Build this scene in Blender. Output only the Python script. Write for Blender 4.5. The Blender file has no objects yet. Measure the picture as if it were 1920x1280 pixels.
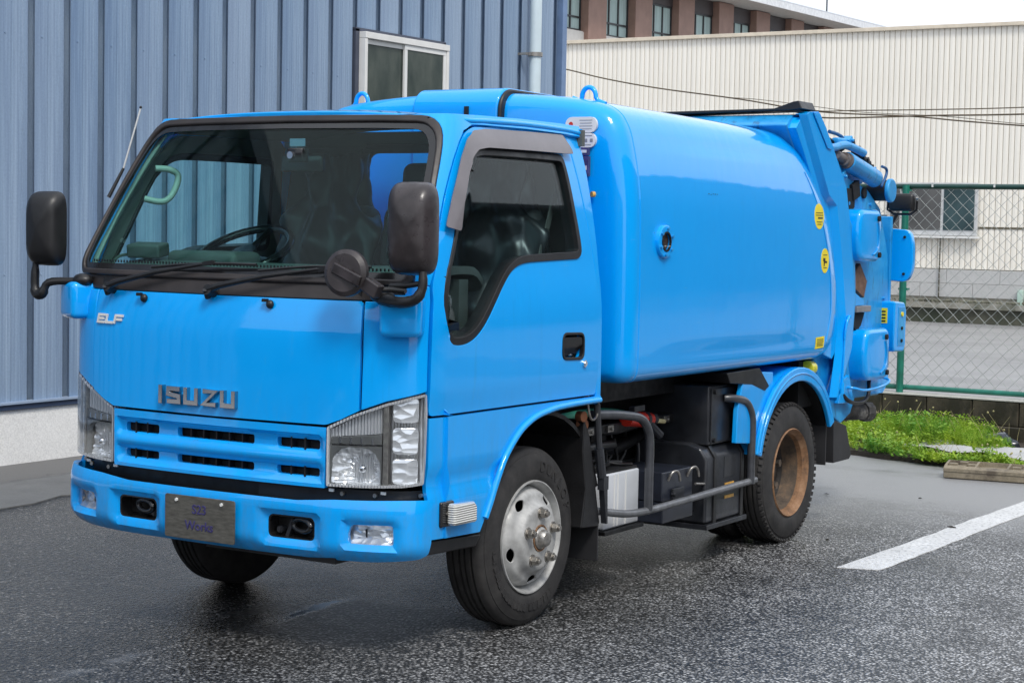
import bpy, bmesh, math, random
from mathutils import Vector, Matrix, Euler
from mathutils.geometry import delaunay_2d_cdt
random.seed(7)
PI = math.pi
sc = bpy.context.scene
COL = sc.collection

# ------------------------------------------------------------------ camera
cam = bpy.data.cameras.new('camera'); camo = bpy.data.objects.new('camera', cam); COL.objects.link(camo)
yaw, pit, roll = .5546, -.0616, .0194
fw = Vector((-math.sin(yaw)*math.cos(pit), math.cos(yaw)*math.cos(pit), math.sin(pit)))
rt = Vector((math.cos(yaw), math.sin(yaw), 0)); up = rt.cross(fw)
r2 = rt*math.cos(roll)+up*math.sin(roll); u2 = up*math.cos(roll)-rt*math.sin(roll)
M = Matrix((r2, u2, -fw)).transposed().to_4x4(); M.translation = Vector((4.4815, -6.1122, 1.5542))
camo.matrix_world = M
cam.sensor_width = 36; cam.lens = 3449.43/1920*36; cam.clip_start = .05; cam.clip_end = 2000
sc.camera = camo
sc.render.resolution_x = 1024; sc.render.resolution_y = 682

# ------------------------------------------------------------------ world + sun (overcast, thin bright cloud)
SUN_EL, SUN_AZ = math.radians(52), math.radians(128)     # azimuth from +Y clockwise towards +X
w = bpy.data.worlds.new('World'); sc.world = w; w.use_nodes = True
nt = w.node_tree; nt.nodes.clear()
def wn(t): return nt.nodes.new(t)
out = wn('ShaderNodeOutputWorld'); bg = wn('ShaderNodeBackground'); sky = wn('ShaderNodeTexSky')
sky.sky_type = 'NISHITA'; sky.sun_disc = False; sky.sun_elevation = SUN_EL; sky.sun_rotation = SUN_AZ
sky.dust_density = 3.0; sky.air_density = 1.0
hs = wn('ShaderNodeHueSaturation'); hs.inputs['Saturation'].default_value = .45
nt.links.new(sky.outputs[0], hs.inputs['Color'])
tc = wn('ShaderNodeTexCoord'); mp = wn('ShaderNodeMapping'); mp.inputs['Scale'].default_value = (1, 1, 2.2)
ns = wn('ShaderNodeTexNoise'); ns.inputs['Scale'].default_value = 1.7; ns.inputs['Detail'].default_value = 6
nt.links.new(tc.outputs['Generated'], mp.inputs[0]); nt.links.new(mp.outputs[0], ns.inputs['Vector'])
cr = wn('ShaderNodeValToRGB')
cr.color_ramp.elements[0].position = .3; cr.color_ramp.elements[0].color = (5.7, 6.4, 7.7, 1)
cr.color_ramp.elements[1].position = .7; cr.color_ramp.elements[1].color = (8.6, 9.0, 9.6, 1)
nt.links.new(ns.outputs['Fac'], cr.inputs[0])
mx = wn('ShaderNodeMixRGB'); mx.inputs[0].default_value = .82
nt.links.new(hs.outputs[0], mx.inputs[1]); nt.links.new(cr.outputs[0], mx.inputs[2])
nt.links.new(mx.outputs[0], bg.inputs[0]); bg.inputs[1].default_value = .10
nt.links.new(bg.outputs[0], out.inputs[0])
sun = bpy.data.lights.new('sun', 'SUN'); sun.energy = 1.4; sun.angle = math.radians(14); sun.color = (1, .96, .9)
so = bpy.data.objects.new('sun', sun); COL.objects.link(so)
sd = Vector((math.sin(SUN_AZ)*math.cos(SUN_EL), math.cos(SUN_AZ)*math.cos(SUN_EL), math.sin(SUN_EL)))
so.rotation_euler = sd.to_track_quat('Z', 'Y').to_euler(); so.location = sd*30
sc.view_settings.view_transform = 'Standard'; sc.view_settings.look = 'None'
sc.view_settings.exposure = 0.68; sc.view_settings.gamma = 1
sc.render.engine = 'CYCLES'
sc.cycles.max_bounces = 8; sc.cycles.transparent_max_bounces = 16

# ------------------------------------------------------------------ materials
class NT:
    def __init__(s, name):
        s.m = bpy.data.materials.new(name); s.m.use_nodes = True; s.t = s.m.node_tree
        s.b = s.t.nodes['Principled BSDF']; s.out = s.t.nodes['Material Output']
    def n(s, t, **k):
        x = s.t.nodes.new(t)
        for a, v in k.items():
            if a in x.inputs: x.inputs[a].default_value = v
            else: setattr(x, a, v)
        return x
    def l(s, a, b): s.t.links.new(a, b)
    def coord(s, scale=(1, 1, 1), obj=True):
        c = s.n('ShaderNodeTexCoord'); m = s.n('ShaderNodeMapping'); m.inputs['Scale'].default_value = scale
        s.l(c.outputs['Object' if obj else 'Generated'], m.inputs[0]); return m.outputs[0]
    def noise(s, vec, scale, detail=4, rough=.55):
        x = s.n('ShaderNodeTexNoise'); x.inputs['Scale'].default_value = scale
        x.inputs['Detail'].default_value = detail; x.inputs['Roughness'].default_value = rough
        s.l(vec, x.inputs['Vector']); return x.outputs['Fac']
    def ramp(s, fac, stops):
        r = s.n('ShaderNodeValToRGB'); e = r.color_ramp.elements
        while len(e) < len(stops): e.new(.5)
        for i, (p, c) in enumerate(stops):
            e[i].position = p; e[i].color = (c, c, c, 1) if isinstance(c, (int, float)) else (*c, 1)
        s.l(fac, r.inputs[0]); return r.outputs[0]
    def mix(s, fac, a, b, mode='MIX'):
        x = s.n('ShaderNodeMixRGB'); x.blend_type = mode
        for i, v in ((0, fac), (1, a), (2, b)):
            if isinstance(v, (int, float)): x.inputs[i].default_value = v if i == 0 else (v, v, v, 1)
            elif isinstance(v, tuple): x.inputs[i].default_value = (*v, 1)
            else: s.l(v, x.inputs[i])
        return x.outputs[0]
    def math(s, op, a, b=0.0):
        x = s.n('ShaderNodeMath'); x.operation = op
        for i, v in ((0, a), (1, b)):
            if isinstance(v, (int, float)): x.inputs[i].default_value = v
            else: s.l(v, x.inputs[i])
        return x.outputs[0]
    def bump(s, h, strength=.3, dist=.01, normal=None):
        x = s.n('ShaderNodeBump'); x.inputs['Strength'].default_value = strength; x.inputs['Distance'].default_value = dist
        s.l(h, x.inputs['Height'])
        if normal is not None: s.l(normal, x.inputs['Normal'])
        return x.outputs[0]
    def set(s, **k):
        for a, v in k.items():
            a = a.replace('_', ' ')
            i = s.b.inputs[a]
            if isinstance(v, (int, float)): i.default_value = v
            elif isinstance(v, tuple): i.default_value = (*v, 1) if len(v) == 3 else v
            else: s.l(v, i)
        return s

def simple(name, col, rough=.5, metal=0., coat=0., var=.12, vscale=8., bump=0., bscale=60., spec=.5, stretch=(1, 1, 1), rvar=.0):
    m = NT(name); v = m.coord(stretch)
    f = m.noise(v, vscale, 5)
    c1 = tuple(x*(1-var) for x in col); c2 = tuple(min(1, x*(1+var)) for x in col)
    m.set(Base_Color=m.ramp(f, [(.3, c1), (.7, c2)]), Metallic=metal, Coat_Weight=coat, Coat_Roughness=.04)
    if rvar: m.set(Roughness=m.ramp(m.noise(v, vscale*1.7, 6), [(.3, max(0.02, rough-rvar)), (.7, min(1, rough+rvar))]))
    else: m.set(Roughness=rough)
    m.b.inputs['Specular IOR Level'].default_value = spec
    if bump: m.set(Normal=m.bump(m.noise(v, bscale, 5), bump, .004))
    return m.m

def paint_blue():
    m = NT('blue_paint'); v = m.coord()
    f = m.noise(v, 3.0, 6, .65)
    d = m.noise(m.coord((2, 2, .5)), 9, 7, .7)
    sc_ = m.noise(m.coord((.6, .6, 9)), 7, 3, .5)
    c = m.mix(m.ramp(f, [(.35, 0.), (.75, .55)]), (.0, .360, .92), (.0, .390, .96))
    c = m.mix(m.ramp(d, [(.60, 0.), (.85, .22)]), c, (.12, .36, .58))        # faint road film
    c = m.mix(m.math('MULTIPLY', m.ramp(sc_, [(.745, 0.), (.76, .28)]), m.ramp(f, [(.45, 0.), (.6, 1.)])), c, (.30, .52, .70))   # hairline scratches
    sx_ = m.n('ShaderNodeSeparateXYZ'); m.l(v, sx_.inputs[0])
    low = m.math('MULTIPLY', m.ramp(sx_.outputs[2], [(.35, 1.), (1.05, 0.)]), m.ramp(m.noise(m.coord((3, 3, .8)), 5, 8, .75), [(.42, 0.), (.75, .5)]))
    c = m.mix(low, c, (.10, .16, .20))       # splashed road dirt
    run = m.math('MULTIPLY', m.ramp(m.noise(m.coord((9, 9, .35)), 3.2, 5, .7), [(.58, 0.), (.78, .22)]), m.ramp(f, [(.4, .2), (.6, 1.)]))
    c = m.mix(run, c, (.02, .17, .42))       # faint rain runs
    m.set(Base_Color=c, Roughness=m.ramp(d, [(.4, .30), (.8, .48)]), Coat_Weight=1.,
          Coat_Roughness=m.ramp(f, [(.3, .03), (.8, .09)]))
    m.set(Coat_Normal=m.bump(m.noise(v, 5, 3), .05, .02)); m.b.inputs['Specular IOR Level'].default_value = .12
    return m.m
def paint_blue_dull():
    m = NT('worn_blue_paint'); v = m.coord()
    f = m.noise(v, 6.0, 8, .7)
    c = m.mix(m.ramp(f, [(.45, 0.), (.7, 1.)]), (.006, .27, .64), (.04, .38, .74))
    g = m.noise(m.coord((3, 3, .7)), 8, 8, .75)
    c = m.mix(m.ramp(g, [(.55, 0.), (.70, .85)]), c, (.025, .04, .06))
    m.set(Base_Color=c, Roughness=m.ramp(f, [(.3, .32), (.8, .6)]), Coat_Weight=.25, Normal=m.bump(f, .12, .004))
    return m.m
def asphalt():
    m = NT('wet_asphalt'); v = m.coord()
    vo = m.n('ShaderNodeTexVoronoi'); vo.inputs['Scale'].default_value = 78; vo.inputs['Randomness'].default_value = 1
    m.l(v, vo.inputs['Vector'])
    vo2 = m.n('ShaderNodeTexVoronoi'); vo2.inputs['Scale'].default_value = 190; m.l(v, vo2.inputs['Vector'])
    sep = m.n('ShaderNodeSeparateColor'); m.l(vo.outputs['Color'], sep.inputs[0])
    big = m.noise(v, .55, 5, .6); med = m.noise(v, 2.6, 6, .6)
    xyz = m.n('ShaderNodeSeparateXYZ'); m.l(v, xyz.inputs[0])
    X, Y = xyz.outputs[0], xyz.outputs[1]
    # the open side of the yard is drier, with sky sheen also put into its lighter colour; the truck and wall side stayed wet and dark
    g = m.math('ADD', m.math('ADD', m.math('MULTIPLY', X, .36), m.math('MULTIPLY', Y, .07)), .16)
    g = m.math('ADD', g, m.math('MULTIPLY', m.math('SUBTRACT', big, .5), 1.6))
    g = m.math('ADD', g, m.math('MULTIPLY', m.math('SUBTRACT', med, .5), .7))
    dry = m.ramp(m.math('MULTIPLY', m.math('ADD', g, .1), .9), [(0.0, 0.), (1., 1.)])
    stone = m.ramp(sep.outputs[0], [(.0, .014), (.55, .050), (.85, .12), (1., .34)])
    stoned = m.ramp(sep.outputs[0], [(.0, .16), (.5, .40), (.8, .60), (1., .82)])
    c = m.mix(dry, stone, stoned)
    gap = m.ramp(vo.outputs['Distance'], [(.22, 1.), (.58, .08)])
    c = m.mix(1., c, gap, 'MULTIPLY')
    trk = m.ramp(m.math('ABSOLUTE', m.math('SUBTRACT', m.math('ADD', X, m.math('MULTIPLY', m.noise(v, .35, 2), .5)), 2.35)), [(.0, .28), (.17, 0.)])
    c = m.mix(trk, c, m.mix(1., c, (.45, .44, .43), 'MULTIPLY'))      # faint tyre track
    blot = m.ramp(m.noise(v, 1.7, 3, .5), [(.38, .72), (.62, 1.18)]); c = m.mix(1., c, blot, 'MULTIPLY')
    # fine-textured strip behind the rear wheel
    sm = m.ramp(m.math('MULTIPLY', m.math('ADD', m.math('SUBTRACT', Y, 3.1), m.math('MULTIPLY', med, .6)), .45), [(.1, 0.), (.75, 1.)])
    fine = m.ramp(m.noise(v, 140, 3), [(.3, .22), (.7, .31)])
    c = m.mix(sm, c, fine)
    oil = m.ramp(m.noise(m.coord((.8, 1.3, 1)), 1.1, 8, .72), [(.54, 0.), (.68, .55)]); c = m.mix(oil, c, m.mix(1., c, (.35, .34, .33), 'MULTIPLY'))
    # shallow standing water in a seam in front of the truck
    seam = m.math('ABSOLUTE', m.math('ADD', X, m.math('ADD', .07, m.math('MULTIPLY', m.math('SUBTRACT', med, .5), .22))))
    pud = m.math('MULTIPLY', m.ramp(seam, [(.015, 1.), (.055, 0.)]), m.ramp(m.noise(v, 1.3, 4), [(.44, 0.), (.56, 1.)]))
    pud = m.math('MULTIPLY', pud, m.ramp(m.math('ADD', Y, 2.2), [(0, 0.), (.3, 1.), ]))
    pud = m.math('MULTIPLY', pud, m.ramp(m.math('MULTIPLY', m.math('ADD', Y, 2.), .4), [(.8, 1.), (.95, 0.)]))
    c = m.mix(pud, c, (.13, .135, .145))  # pale sky reflection of the streak is put into its base colour
    rr = m.mix(dry, .20, .48); rr = m.mix(sm, rr, .42)
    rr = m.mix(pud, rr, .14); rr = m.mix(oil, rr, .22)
    h = m.math('ADD', m.ramp(vo.outputs['Distance'], [(0., 1.), (.7, 0.)]), m.math('MULTIPLY', sep.outputs[1], .5))
    h = m.math('ADD', h, m.math('MULTIPLY', vo2.outputs['Distance'], .25))
    h = m.mix(sm, h, m.noise(v, 160, 4))
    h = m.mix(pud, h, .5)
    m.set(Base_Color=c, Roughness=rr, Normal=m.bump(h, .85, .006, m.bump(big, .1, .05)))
    m.b.inputs['Specular IOR Level'].default_value = .6
    return m.m
def concrete(name, a, b, stain=(.03, .028, .022), st=.55, scale=3., stretch=(1, 1, 1), rough=.75):
    m = NT(name); v = m.coord(stretch)
    f = m.noise(v, scale, 8, .65); g = m.noise(v, scale*.45, 7, .7); h = m.noise(m.coord(), 90, 4)
    c = m.mix(m.ramp(f, [(.3, 0.), (.7, 1.)]), a, b)
    c = m.mix(m.ramp(g, [(st-.06, 0.), (st+.1, .85)]), c, stain)
    c = m.mix(.35, c, m.ramp(h, [(.3, .55), (.7, 1.3)]), 'MULTIPLY')
    m.set(Base_Color=c, Roughness=m.ramp(g, [(st-.06, rough), (st+.1, rough*.55)]), Normal=m.bump(m.math('ADD', h, f), .3, .006))
    return m.m
def siding_blue():
    m = NT('blue_grey_sheet_metal'); v = m.coord((1, 5, .22)); vv = m.coord((1, 26, .35))
    oi = m.n('ShaderNodeObjectInfo')
    f = m.noise(v, 2.2, 6, .6); s = m.noise(vv, 2.4, 6, .7); fine = m.noise(m.coord((1, 1, 1)), 70, 4)
    c = m.mix(m.ramp(f, [(.3, 0.), (.72, 1.)]), (.145, .23, .36), (.34, .455, .585))
    c = m.mix(m.ramp(s, [(.40, .55), (.62, 0.)]), c, (.09, .15, .26))       # rain streaks
    c = m.mix(m.ramp(s, [(.62, 0.), (.78, .5)]), c, (.50, .59, .68))
    c = m.mix(m.math('MULTIPLY', oi.outputs['Random'], .28), c, (.40, .47, .57))
    c = m.mix(.25, c, m.ramp(fine, [(.3, .7), (.7, 1.2)]), 'MULTIPLY')
    m.set(Base_Color=c, Roughness=.5, Normal=m.bump(s, .12, .004)); return m.m
def siding_beige():
    m = NT('cream_sheet_metal'); v = m.coord((3, 1, .3)); oi = m.n('ShaderNodeObjectInfo')
    f = m.noise(v, 1.5, 6, .6); g = m.noise(m.coord((14, 1, .5)), 1.5, 5, .7)
    c = m.mix(m.ramp(f, [(.3, 0.), (.7, 1.)]), (.84, .795, .70), (.90, .865, .785))
    c = m.mix(m.ramp(g, [(.56, 0.), (.8, .4)]), c, (.50, .46, .40))
    c = m.mix(m.math('MULTIPLY', oi.outputs['Random'], .12), c, (.55, .52, .46))
    m.set(Base_Color=c, Roughness=.55); return m.m
def glass(name, tint, refl=1.0, film=0.0):
    m = NT(name); t = m.t; t.nodes.remove(m.b)
    tr = m.n('ShaderNodeBsdfTransparent'); tr.inputs[0].default_value = (*tint, 1)
    gl = m.n('ShaderNodeBsdfGlossy'); gl.inputs['Roughness'].default_value = .015
    ge = m.n('ShaderNodeNewGeometry'); vm = m.n('ShaderNodeVectorMath'); vm.operation = 'DOT_PRODUCT'
    m.l(ge.outputs['Incoming'], vm.inputs[0]); m.l(ge.outputs['Normal'], vm.inputs[1])
    cs = m.math('SUBTRACT', 1.0, m.math('ABSOLUTE', vm.outputs['Value']))
    F = m.math('ADD', .045, m.math('MULTIPLY', m.math('POWER', cs, 4.5), .95))
    mxs = m.n('ShaderNodeMixShader'); m.l(m.math('MULTIPLY', F, refl), mxs.inputs[0])
    m.l(tr.outputs[0], mxs.inputs[1]); m.l(gl.outputs[0], mxs.inputs[2])
    if film:
        df = m.n('ShaderNodeBsdfDiffuse'); df.inputs[0].default_value = (.5, .5, .48, 1)
        m2 = m.n('ShaderNodeMixShader'); v = m.coord()
        m.l(m.ramp(m.noise(v, 5, 6, .7), [(.45, film*.3), (.8, film)]), m2.inputs[0])
        m.l(mxs.outputs[0], m2.inputs[1]); m.l(df.outputs[0], m2.inputs[2]); m.l(m2.outputs[0], m.out.inputs[0])
    else: m.l(mxs.outputs[0], m.out.inputs[0])
    return m.m
def leafmat():
    m = NT('weed_leaves'); oi = m.coord(); f = m.noise(oi, 3.2, 4); g = m.noise(oi, 45, 2)
    c = m.mix(m.ramp(f, [(.38, 0.), (.62, 1.)]), (.11, .31, .03), (.36, .50, .03))
    c = m.mix(m.ramp(g, [(.45, 0.), (.75, .7)]), c, (.48, .60, .10))
    m.set(Base_Color=c, Roughness=.5, Subsurface_Weight=0.)
    tr = m.n('ShaderNodeBsdfTranslucent'); m.l(c, tr.inputs[0]); ms = m.n('ShaderNodeMixShader'); ms.inputs[0].default_value = .35
    m.l(m.b.outputs[0], ms.inputs[1]); m.l(tr.outputs[0], ms.inputs[2]); m.l(ms.outputs[0], m.out.inputs[0]); return m.m
def tyremat():
    m = NT('tyre_rubber'); v = m.coord(); f = m.noise(v, 9, 7, .7); h = m.noise(v, 120, 3)
    c = m.mix(m.ramp(f, [(.35, 0.), (.75, 1.)]), (.014, .0135, .014), (.050, .047, .045))
    m.set(Base_Color=c, Roughness=.72, Normal=m.bump(h, .25, .002)); return m.m
def rustmat(name, a, b, c3):
    m = NT(name); v = m.coord(); f = m.noise(v, 14, 9, .75)
    c = m.ramp(f, [(.3, a), (.5, b), (.7, c3)])
    m.set(Base_Color=c, Roughness=.75, Normal=m.bump(f, .3, .003)); return m.m
def lenschrome():
    m = NT('reflector_chrome'); v = m.coord((1, 1, 1)); vo = m.n('ShaderNodeTexVoronoi'); vo.inputs['Scale'].default_value = 26
    m.l(m.coord((1, .4, 1.3)), vo.inputs['Vector'])
    m.set(Base_Color=(.90, .91, .92), Metallic=.6, Roughness=.2, Normal=m.bump(vo.outputs['Distance'], .45, .02)); return m.m
def flutedchrome():
    m = NT('fluted_chrome'); w_ = m.n('ShaderNodeTexWave'); w_.inputs['Scale'].default_value = 42; w_.bands_direction = 'DIAGONAL'
    m.l(m.coord((1, 1, 0)), w_.inputs['Vector'])
    m.set(Base_Color=(.80, .81, .82), Metallic=.55, Roughness=.28, Normal=m.bump(w_.outputs['Fac'], .8, .006)); return m.m

MB = paint_blue(); MBD = paint_blue_dull()
M_BLACK = simple('black_plastic', (.010, .010, .011), .42, var=.3, bump=.12, bscale=160, rvar=.12)
M_BLKG = simple('black_gloss_plastic', (.012, .012, .013), .2, coat=.3)
M_TRIM = simple('weathered_rubber_trim', (.028, .023, .022), .45, var=.3, rvar=.1)
M_MIRB = simple('faded_black_mirror_shell', (.036, .030, .032), .36, var=.45, vscale=14, bump=.1, bscale=120, rvar=.15)
M_VISOR = simple('smoked_grey_visor', (.150, .135, .145), .22, coat=.4, var=.12)
M_UNDER = simple('black_chassis_steel', (.006, .006, .007), .5, var=.5, vscale=12, bump=.2, bscale=40, rvar=.15)
M_UNDG = simple('dark_grey_painted_steel', (.020, .022, .027), .42, var=.45, vscale=7, bump=.15, bscale=60, rvar=.15, coat=.2)
M_GUARD = simple('grey_steel_tube', (.15, .155, .165), .35, var=.3, vscale=20, metal=.3)
M_UPR = simple('dark_grey_tube', (.045, .048, .055), .35, var=.3, vscale=20, coat=.3)
M_TYRE = tyremat()
M_RIM = simple('silver_wheel_paint', (.40, .40, .39), .5, metal=.1, var=.30, vscale=18, bump=.06, rvar=.1, stretch=(1, 1, 1))
M_NUT = simple('dull_steel', (.38, .36, .33), .35, metal=.9, var=.3, vscale=60)
M_HOLE = simple('deep_black', (.004, .004, .004), .8)
M_RUST = rustmat('rusty_rim', (.06, .042, .032), (.24, .125, .06), (.36, .22, .13))
M_BARREL = rustmat('dark_rim_barrel', (.035, .030, .026), (.10, .075, .055), (.20, .13, .08))  # darker brown inside the rim lip
M_RDARK = rustmat('dark_rim', (.008, .008, .008), (.02, .017, .015), (.05, .035, .028))  # near-black tone for the disc at the back of the rim
M_BADGE = simple('dark_chrome_badge', (.42, .43, .45), .12, metal=1., var=.05)
M_CHROME = simple('chrome', (.80, .81, .83), .10, metal=1., var=.03)
M_REFL = lenschrome(); M_FLUTE = flutedchrome()
M_LTRIM = simple('smoked_lamp_trim', (.20, .205, .20), .3, metal=.5)
M_AMBER = simple('amber_bulb', (.6, .22, .05), .2)
M_LENS = glass('clear_lens', (.95, .96, .97), .8)
M_WS = glass('green_windshield_glass', (.78, .955, .94), .34, .003)
M_SG = glass('side_window_glass', (.86, .94, .95), .55, .003)
M_INT = simple('grey_interior_plastic', (.10, .11, .10), .6, var=.15)
M_INTP = simple('light_pillar_trim', (.33, .37, .33), .55, var=.1)
M_DASH = simple('dark_dashboard', (.055, .065, .06), .6, var=.2, bump=.2, bscale=200)
M_SEAT = simple('dark_seat_fabric', (.02, .024, .026), .65, var=.3, bump=.1)
def plasticfilm():
    m = NT('wrinkled_clear_plastic_cover'); v = m.coord((1, 1, .45)); f = m.noise(v, 5, 2, .45)
    m.set(Base_Color=(.014, .018, .020), Roughness=.33); return m.m
M_FILM = plasticfilm()
M_WHITE = simple('white_plastic', (.72, .72, .70), .4, var=.05)
M_BATT = simple('pale_battery_case', (.55, .57, .60), .35, var=.1, vscale=5)
M_YEL = simple('yellow_print', (.82, .66, .02), .4, var=.05)
M_YLAMP = simple('yellow_lamp_plastic', (.62, .58, .03), .3, coat=.5, var=.2, vscale=30)
M_RED = simple('red_plastic', (.55, .03, .015), .35, var=.15)
M_GRNH = simple('green_cable_sleeve', (.03, .20, .13), .5)
M_ORNG = simple('orange_sticker', (.65, .36, .08), .5, var=.25, vscale=40)
M_PLATE = simple('grey_metal_plate', (.125, .12, .105), .5, metal=.4, var=.3, vscale=30, bump=.15, bscale=80, stretch=(1, 1, 4))
M_PTXT = simple('violet_blue_lettering', (.045, .04, .14), .4)
M_BLK = simple('black_ink', (.01, .01, .01), .5)
M_BLUEG = simple('blue_hose', (.01, .09, .25), .45)
M_WOOD = rustmat('worn_brown_plate', (.06, .03, .02), (.16, .085, .055), (.24, .15, .10))
M_FLAP = simple('black_rubber_flap', (.022, .022, .024), .6, var=.3, vscale=5, bump=.2, bscale=30)
M_FLARE = simple('navy_tray_paint', (.018, .022, .034), .4, var=.35, vscale=9, coat=.2)

# ------------------------------------------------------------------ mesh helpers
def link(name, me, mat, parent=None, smooth=None, bevel=0, segs=2, label=None, kind=None):
    o = bpy.data.objects.new(name, me); COL.objects.link(o)
    if mat is not None and not me.materials: me.materials.append(mat)
    if smooth is not None:
        me.shade_smooth()
        if not bevel: me.set_sharp_from_angle(angle=math.radians(smooth))
    if bevel:
        b = o.modifiers.new('bevel', 'BEVEL'); b.width = bevel; b.segments = segs; b.limit_method = 'ANGLE'
        b.angle_limit = math.radians(38); b.harden_normals = True; me.shade_smooth()
    if parent is not None: o.parent = parent; o.matrix_parent_inverse = Matrix.Identity(4)
    if label: o['label'] = label
    if kind: o['kind'] = kind
    return o
def B(): return bmesh.new()
def fin(bm, name, mat, parent=None, **k):
    bmesh.ops.recalc_face_normals(bm, faces=bm.faces)
    me = bpy.data.meshes.new(name); bm.to_mesh(me); bm.free()
    return link(name, me, mat, parent, **k)
def box(bm, c, s, rot=None):
    r = bmesh.ops.create_cube(bm, size=1); vs = r['verts']
    for v in vs: v.co = Vector((v.co.x*s[0], v.co.y*s[1], v.co.z*s[2]))
    if rot is not None:
        R = Euler(rot).to_matrix()
        for v in vs: v.co = R @ v.co
    for v in vs: v.co += Vector(c)
    return vs
def bx(bm, x0, x1, y0, y1, z0, z1): return box(bm, ((x0+x1)/2, (y0+y1)/2, (z0+z1)/2), (abs(x1-x0), abs(y1-y0), abs(z1-z0)))
def cyl(bm, a, b, r, n=20, r2_=None, cap=True):
    a = Vector(a); b = Vector(b); d = b-a; L = d.length
    r = bmesh.ops.create_cone(bm, cap_ends=cap, segments=n, radius1=r, radius2=r if r2_ is None else r2_, depth=L)
    q = Vector((0, 0, 1)).rotation_difference(d.normalized()).to_matrix()
    for v in r['verts']: v.co = q @ v.co + (a+b)/2
    return r['verts']
def smoothpath(p, n=6):
    p = [Vector(q) for q in p]
    if len(p) < 3: return p
    o = []
    for i in range(len(p)-1):
        p0 = p[max(i-1, 0)]; p1 = p[i]; p2 = p[i+1]; p3 = p[min(i+2, len(p)-1)]
        for j in range(n):
            t = j/n
            o.append(.5*((2*p1)+(p2-p0)*t+(2*p0-5*p1+4*p2-p3)*t*t+(3*p1-p0-3*p2+p3)*t**3))
    o.append(p[-1]); return o
def tube(bm, path, r, n=8, sm=0, cap=True):
    p = smoothpath(path, sm) if sm else [Vector(q) for q in path]
    rings = []; prev = None
    for i, q in enumerate(p):
        t = (p[min(i+1, len(p)-1)]-p[max(i-1, 0)]).normalized()
        if prev is None: nrm = t.orthogonal().normalized()
        else: nrm = (prev-t*prev.dot(t)).normalized()
        prev = nrm; bn = t.cross(nrm)
        rr = r[min(len(r)-1, int(i/max(1, len(p)-1)*(len(r)-1)+.5))] if isinstance(r, list) else r
        rings.append([bm.verts.new(q+nrm*math.cos(2*PI*k/n)*rr+bn*math.sin(2*PI*k/n)*rr) for k in range(n)])
    for a, b in zip(rings, rings[1:]):
        for k in range(n): bm.faces.new((a[k], a[(k+1) % n], b[(k+1) % n], b[k]))
    if cap: bm.faces.new(rings[0][::-1]); bm.faces.new(rings[-1])
def prism(bm, pts, ax, a, b):
    """polygon in the two remaining axes extruded along ax from a to b"""
    i, j = [k for k in range(3) if k != ax]
    def v3(p, h):
        q = [0, 0, 0]; q[ax] = h; q[i] = p[0]; q[j] = p[1]; return bm.verts.new(q)
    A = [v3(p, a) for p in pts]; C = [v3(p, b) for p in pts]; n = len(pts)
    bm.faces.new(A); bm.faces.new(C[::-1])
    for k in range(n): bm.faces.new((A[k], C[k], C[(k+1) % n], A[(k+1) % n]))
def lathe(bm, prof, n=48, ax=0, c=(0, 0, 0), close=False):
    """prof: list of (h along axis, radius)"""
    rings = []
    for h, r in prof:
        ring = []
        for k in range(n):
            t = 2*PI*k/n; q = [0, 0, 0]; i, j = [m for m in range(3) if m != ax]
            q[ax] = h; q[i] = r*math.cos(t); q[j] = r*math.sin(t)
            ring.append(bm.verts.new(Vector(q)+Vector(c)))
        rings.append(ring)
    for a, b in zip(rings, rings[1:]):
        for k in range(n): bm.faces.new((a[k], a[(k+1) % n], b[(k+1) % n], b[k]))
    if close:
        if prof[0][1] > 1e-4: bm.faces.new(rings[0])
        if prof[-1][1] > 1e-4: bm.faces.new(rings[-1])
def rbox_obj(name, c, s, r, mat, parent, rot=None, segs=4, **k):
    bm = B(); box(bm, (0, 0, 0), s)
    bmesh.ops.bevel(bm, geom=list(bm.edges), offset=r, segments=segs, profile=.5, affect='EDGES')
    R = Euler(rot).to_matrix() if rot else Matrix.Identity(3)
    for v in bm.verts: v.co = R @ v.co + Vector(c)
    return fin(bm, name, mat, parent, smooth=50, **k)
def chaikin(p, n=2):
    for _ in range(n):
        q = []
        for i in range(len(p)):
            a = p[i]; b = p[(i+1) % len(p)]
            q += [(a[0]*.75+b[0]*.25, a[1]*.75+b[1]*.25), (a[0]*.25+b[0]*.75, a[1]*.25+b[1]*.75)]
        p = q
    return p
def rrect(x0, x1, z0, z1, r, n=5):
    o = []
    for cx, cz, a in ((x1-r, z1-r, 0), (x0+r, z1-r, PI/2), (x0+r, z0+r, PI), (x1-r, z0+r, 1.5*PI)):
        for k in range(n+1):
            t = a+PI/2*k/n; o.append((cx+r*math.cos(t), cz+r*math.sin(t)))
    return o
def roundpoly(pts, r, n=4):
    o = []; N = len(pts)
    for i in range(N):
        p = Vector(pts[i]); a = Vector(pts[i-1]); b = Vector(pts[(i+1) % N])
        rr = r[i] if isinstance(r, (list, tuple)) else r
        da = (a-p); db = (b-p); l = min(rr, da.length*.45, db.length*.45)
        pa = p+da.normalized()*l; pb = p+db.normalized()*l
        if l < 1e-4: o.append(tuple(p)); continue
        for k in range(n+1):
            t = k/n; q = pa*(1-t)**2+p*2*t*(1-t)+pb*t*t; o.append((q.x, q.y))
    return o
def inpoly(x, y, p):
    c = False; j = len(p)-1
    for i in range(len(p)):
        if (p[i][1] > y) != (p[j][1] > y) and x < (p[j][0]-p[i][0])*(y-p[i][1])/(p[j][1]-p[i][1])+p[i][0]: c = not c
        j = i
    return c
def subdiv(p, res):
    o = []
    for i in range(len(p)):
        a = Vector(p[i]); b = Vector(p[(i+1) % len(p)]); n = max(1, int(math.ceil((b-a).length/res)))
        for k in range(n): o.append(tuple(a.lerp(b, k/n)))
    return o
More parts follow.
